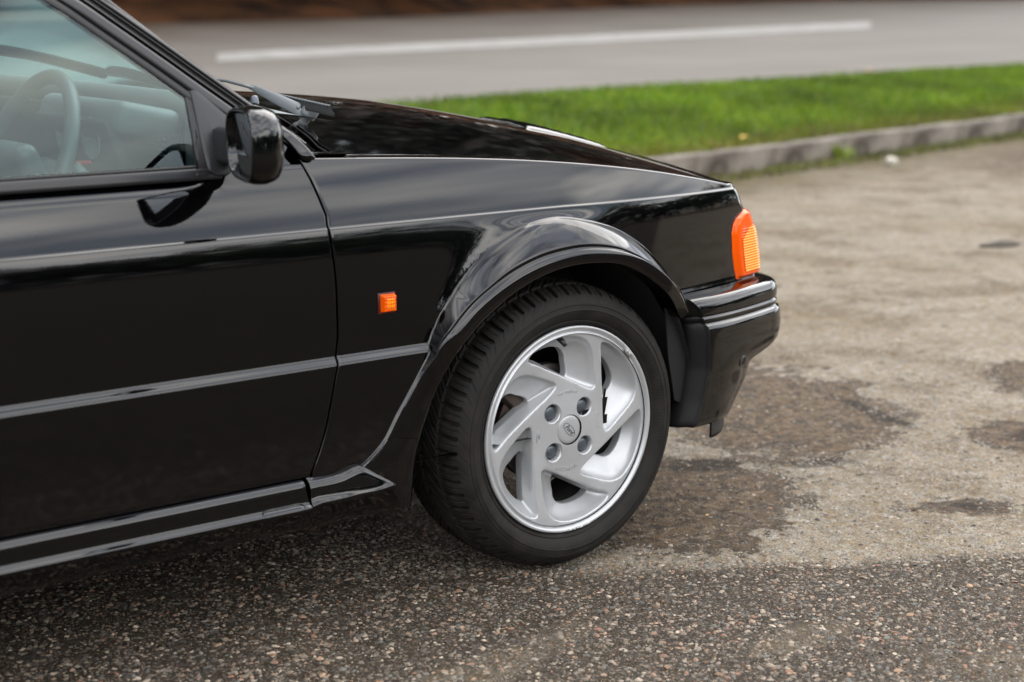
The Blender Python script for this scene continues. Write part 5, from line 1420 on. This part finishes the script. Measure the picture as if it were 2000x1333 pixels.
ib = box('instrument_panel', (-0.800, 0.42, 0.872), (0.02, 0.32, 0.085), bluegrey_d, dash, 0.006, Matrix.Rotation(R(-20), 3, 'Y'))
for i, yy in enumerate((0.34, 0.46)):
    lathe('gauge', [(0.0, 0.0), (0.034, 0.0), (0.036, -0.004), (0.038, 0.0)], principled('gauge_face', (.2, .22, .23), .3), np.array([-0.8125, yy, 0.876]), n=36, parent=ib, M=np.array([[0, 1, 0], [1, 0, 0], [0, 0, 1]]))
for yy, zz in ((0.27, 0.862), (0.62, 0.85), (0.70, 0.85)):
    vt = box('air_vent', (-0.705, yy, zz), (0.03, 0.075, 0.045), bluegrey_d, dash, 0.006)
    for k_ in range(4): box('vent_slat', (-0.722, yy, zz-0.014+0.0095*k_), (0.004, 0.066, 0.003), bluegrey, vt, 0.001)
# steering wheel
SWC = np.array([-0.925, 0.40, 0.815]); tl = R(24)
sa = np.array([-math.cos(tl), 0, math.sin(tl)]); su = np.array([math.sin(tl), 0, math.cos(tl)]); sy = np.array([0, 1.0, 0])
sw = tube('steering_wheel', [SWC+0.182*(math.cos(a)*sy+math.sin(a)*su) for a in np.linspace(0, 2*PI, 72, endpoint=False)], 0.0135, bump(principled('wheel_leather', (.085, .097, .10), .45), 400, .4, .0005), car, 14, True, up=tuple(sa))
swm = sw.data.materials[0]
hb = box('hub_pad', SWC-sa*0.012, (0.045, 0.15, 0.13), swm, sw, 0.03, Matrix.Rotation(-tl+0.0, 3, 'Y'), 5)
for sg in (-1, 1):
    tube('spoke', [SWC+sy*sg*0.06-su*0.01, SWC+sy*sg*0.12-su*0.012+sa*0.0, SWC+sy*sg*0.176-su*0.02], [0.022, 0.016, 0.014], swm, sw, 10, False, 0.5, up=tuple(sa))
tube('spoke', [SWC-su*0.05, SWC-su*0.176], [0.024, 0.016], swm, sw, 10, False, 0.6, up=tuple(sa))
ec = SWC+sa*0.0105
pts = [ec+0.022*math.cos(a)*sy+0.0115*math.sin(a)*su+sa*0.001 for a in np.linspace(0, 2*PI, 32, endpoint=False)]
tube('emblem_rim', pts, 0.0008, white_m, sw, 6, True, up=tuple(sa))
o = relief('emblem', 'Ford', 0.015, Vector((0, 0, 0)), 0, sw, white_m, 0.0006, 0.35)
o.matrix_world = Matrix(((0, su[0], sa[0], ec[0]+0.001*sa[0]), (-1, su[1], sa[1], ec[1]), (0, su[2], sa[2], ec[2]+0.001*sa[2]), (0, 0, 0, 1)))
tube('steering_column', [SWC-sa*0.03, SWC-sa*0.24], [0.045, 0.06], bluegrey_d, car, 16)
st_ = tube('stalk', [SWC-sa*0.07-sy*0.03, SWC-sa*0.07-sy*0.14+su*0.01, SWC-sa*0.068-sy*0.185+su*0.018], [0.007, 0.008, 0.010], bluegrey, car, 10)
p1 = onY(162, 318, 0.30); p2 = onY(165, 352, 0.30)
mb = box('switch_marking', p1, (0.03, 0.004, 0.006), red_m, dash, 0.001)
tube('door_pull', [onY(148, 322, 0.13), onY(165, 345, 0.13), onY(190, 356, 0.13)], [0.006, 0.009, 0.010], bluegrey, car, 10)
# seats, floor, rear shelf: the dark of the cabin
for yy in (0.42, 1.20):
    s_ = box('seat', (-1.42, yy, 0.50), (0.50, 0.50, 0.16), seat_m, car, 0.05, None, 4)
    box('backrest', (-1.68, yy, 0.80), (0.14, 0.50, 0.60), seat_m, s_, 0.05, Matrix.Rotation(R(-14), 3, 'Y'), 4)
    box('headrest', (-1.78, yy, 1.14), (0.08, 0.26, 0.13), seat_m, s_, 0.035, Matrix.Rotation(R(-14), 3, 'Y'), 4)
box('rear_bench', (-2.40, YC, 0.62), (0.30, 1.25, 0.60), seat_m, car, 0.06, None, 3)
def door_card():
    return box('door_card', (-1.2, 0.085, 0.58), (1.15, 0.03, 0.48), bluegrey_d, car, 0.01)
both(door_card)

# --- wipers
def near_ws(px, py, lift=0.0):
    def f(p):
        s = (p[2]-0.90)/0.42
        for _ in range(3):
            s = min(max(s, 0), 1); t_ = max(-1, min(1, (p[1]-YC)/(0.722-0.142*s))); w_ = ws_pt(s, t_); s += (p[2]-w_[2])/0.41
        w_ = ws_pt(min(max(s, 0), 1), t_); return p[0]-(w_[0]+lift)+ (p[2]-w_[2])*1.5
    return march(px, py, f, 2.0, 6.0, 1500)
pv = onY(598, 228, 0.31)
h0, h1, h2, h3 = onY(613, 208, 0.305), onY(599, 228, 0.31), onY(592, 239, 0.315), onY(582, 254, 0.32)
wp = tube('wiper_base', [h0+(h0-h1)*0.04, h0, h0+(h1-h0)*0.12, h0+(h1-h0)*0.9, h1, h1+(h2-h1)*0.15, h2, h3], [0.0125, 0.0145, 0.0158, 0.0160, 0.0145, 0.0095, 0.0090, 0.0105], steel, car, 24, up=tuple(-FWD))
tube('wiper_collar', [h2+(h3-h2)*0.35, h2+(h3-h2)*0.5, h3, h3+(h3-h2)*0.6], [0.0105, 0.0135, 0.016, 0.019], plastic, wp, 24, up=tuple(-FWD))
a1 = pv+np.array([-0.012, 0.004, 0.006]); a2 = onY(580, 213, 0.335); a3 = onY(497, 173, 0.47); a4 = onY(440, 158, 0.60)
arm = tube('wiper_arm', [pv+np.array([-0.006, 0, 0.002]), a2, a2+(a3-a2)*0.5, a3, a3+(a4-a3)*0.15], [0.009, 0.0125, 0.0105, 0.0062, 0.004], steel, car, 12, False, 0.30, up=tuple(-FWD))
lathe('arm_rivet', [(0.0, -0.0115), (0.003, -0.0115), (0.0042, -0.010), (0.0045, -0.004)], boltm, a2+np.array([0.001, 0.001, 0.001]), n=16, parent=arm)
tube('wiper_rod', [a3, a3+(a4-a3)*0.4, a4, near_ws(290, 148, .016)], 0.0032, steel, car, 8)
def blade(pts, parent):
    q = smooth_curve(pts, 24); b_ = tube('wiper_blade', q, 0.011, satin, parent, 8, False, 1.8, up=(0.3, 0, 1))
    q2 = [p+np.array([0.002, 0, -0.010]) for p in q]; tube('blade_rubber', q2, 0.0025, rubber, b_, 6)
    for i in (2, 8, 15, 21): box('blade_claw', q[i], (0.012, 0.022, 0.016), satin, b_, 0.002)
    m0 = q[12]+np.array([0.006, 0, 0.018]); tube('blade_bridge', [q[3], m0+(q[6]-q[12])*0.5, m0, m0+(q[18]-q[12])*0.5, q[21]], 0.005, satin, b_, 8)
    return b_
blade([near_ws(-60, 84, .012), near_ws(60, 101, .012), near_ws(140, 120, .012), near_ws(208, 138, .012)], car)
tube('wiper_arm', [near_ws(148, 108, .02), near_ws(200, 116, .02), near_ws(250, 126, .02), near_ws(300, 142, .02)], 0.009, satin, car, 8)
blade([near_ws(215, 132, .012), near_ws(250, 136, .012), near_ws(290, 148, .012), near_ws(330, 160, .012)], car)
# washer jet and slotted edge of the cowl grille
p = onZ(497, 198, 0.915)
j_ = lathe('washer_jet', [(0.0, -0.012), (0.005, -0.011), (0.008, -0.006), (0.009, 0.0), (0.010, 0.004)], boltm, p, n=20, parent=car, M=np.array([[1, 0, 0], [0, 0, 1], [0, -1, 0]]) @ np.diag([1, 1, 1]))
ga = onZ(535, 184, 0.932); gb = onZ(643, 208, 0.924)
gl = sheet('cowl_grille', [[ga+(gb-ga)*q+o_ for o_ in (np.array([0, 0, 0.0]), np.array([-0.008, -0.03, -0.010]), np.array([-0.010, -0.035, -0.013]))] for q in np.linspace(0, 1, 20)], dark, car, rim=(0.0008, 0.003, (0, 0, -1)))
for k_ in range(17):
    q = (k_+0.5)/17; box('grille_rib', ga+(gb-ga)*q+np.array([0, 0, 0.0012]), (0.006, 0.010, 0.0022), steel, gl, 0.0006, Matrix.Rotation(R(20), 3, 'Z'))
# bonnet seal line along the cowl
tube('bonnet_seal', [(bon_rear(y)-0.004, y, bon_z(bon_rear(y), y)-0.004) for y in np.linspace(0.100, 2*YC-0.100, 60)], 0.0018, dark, car, 8)
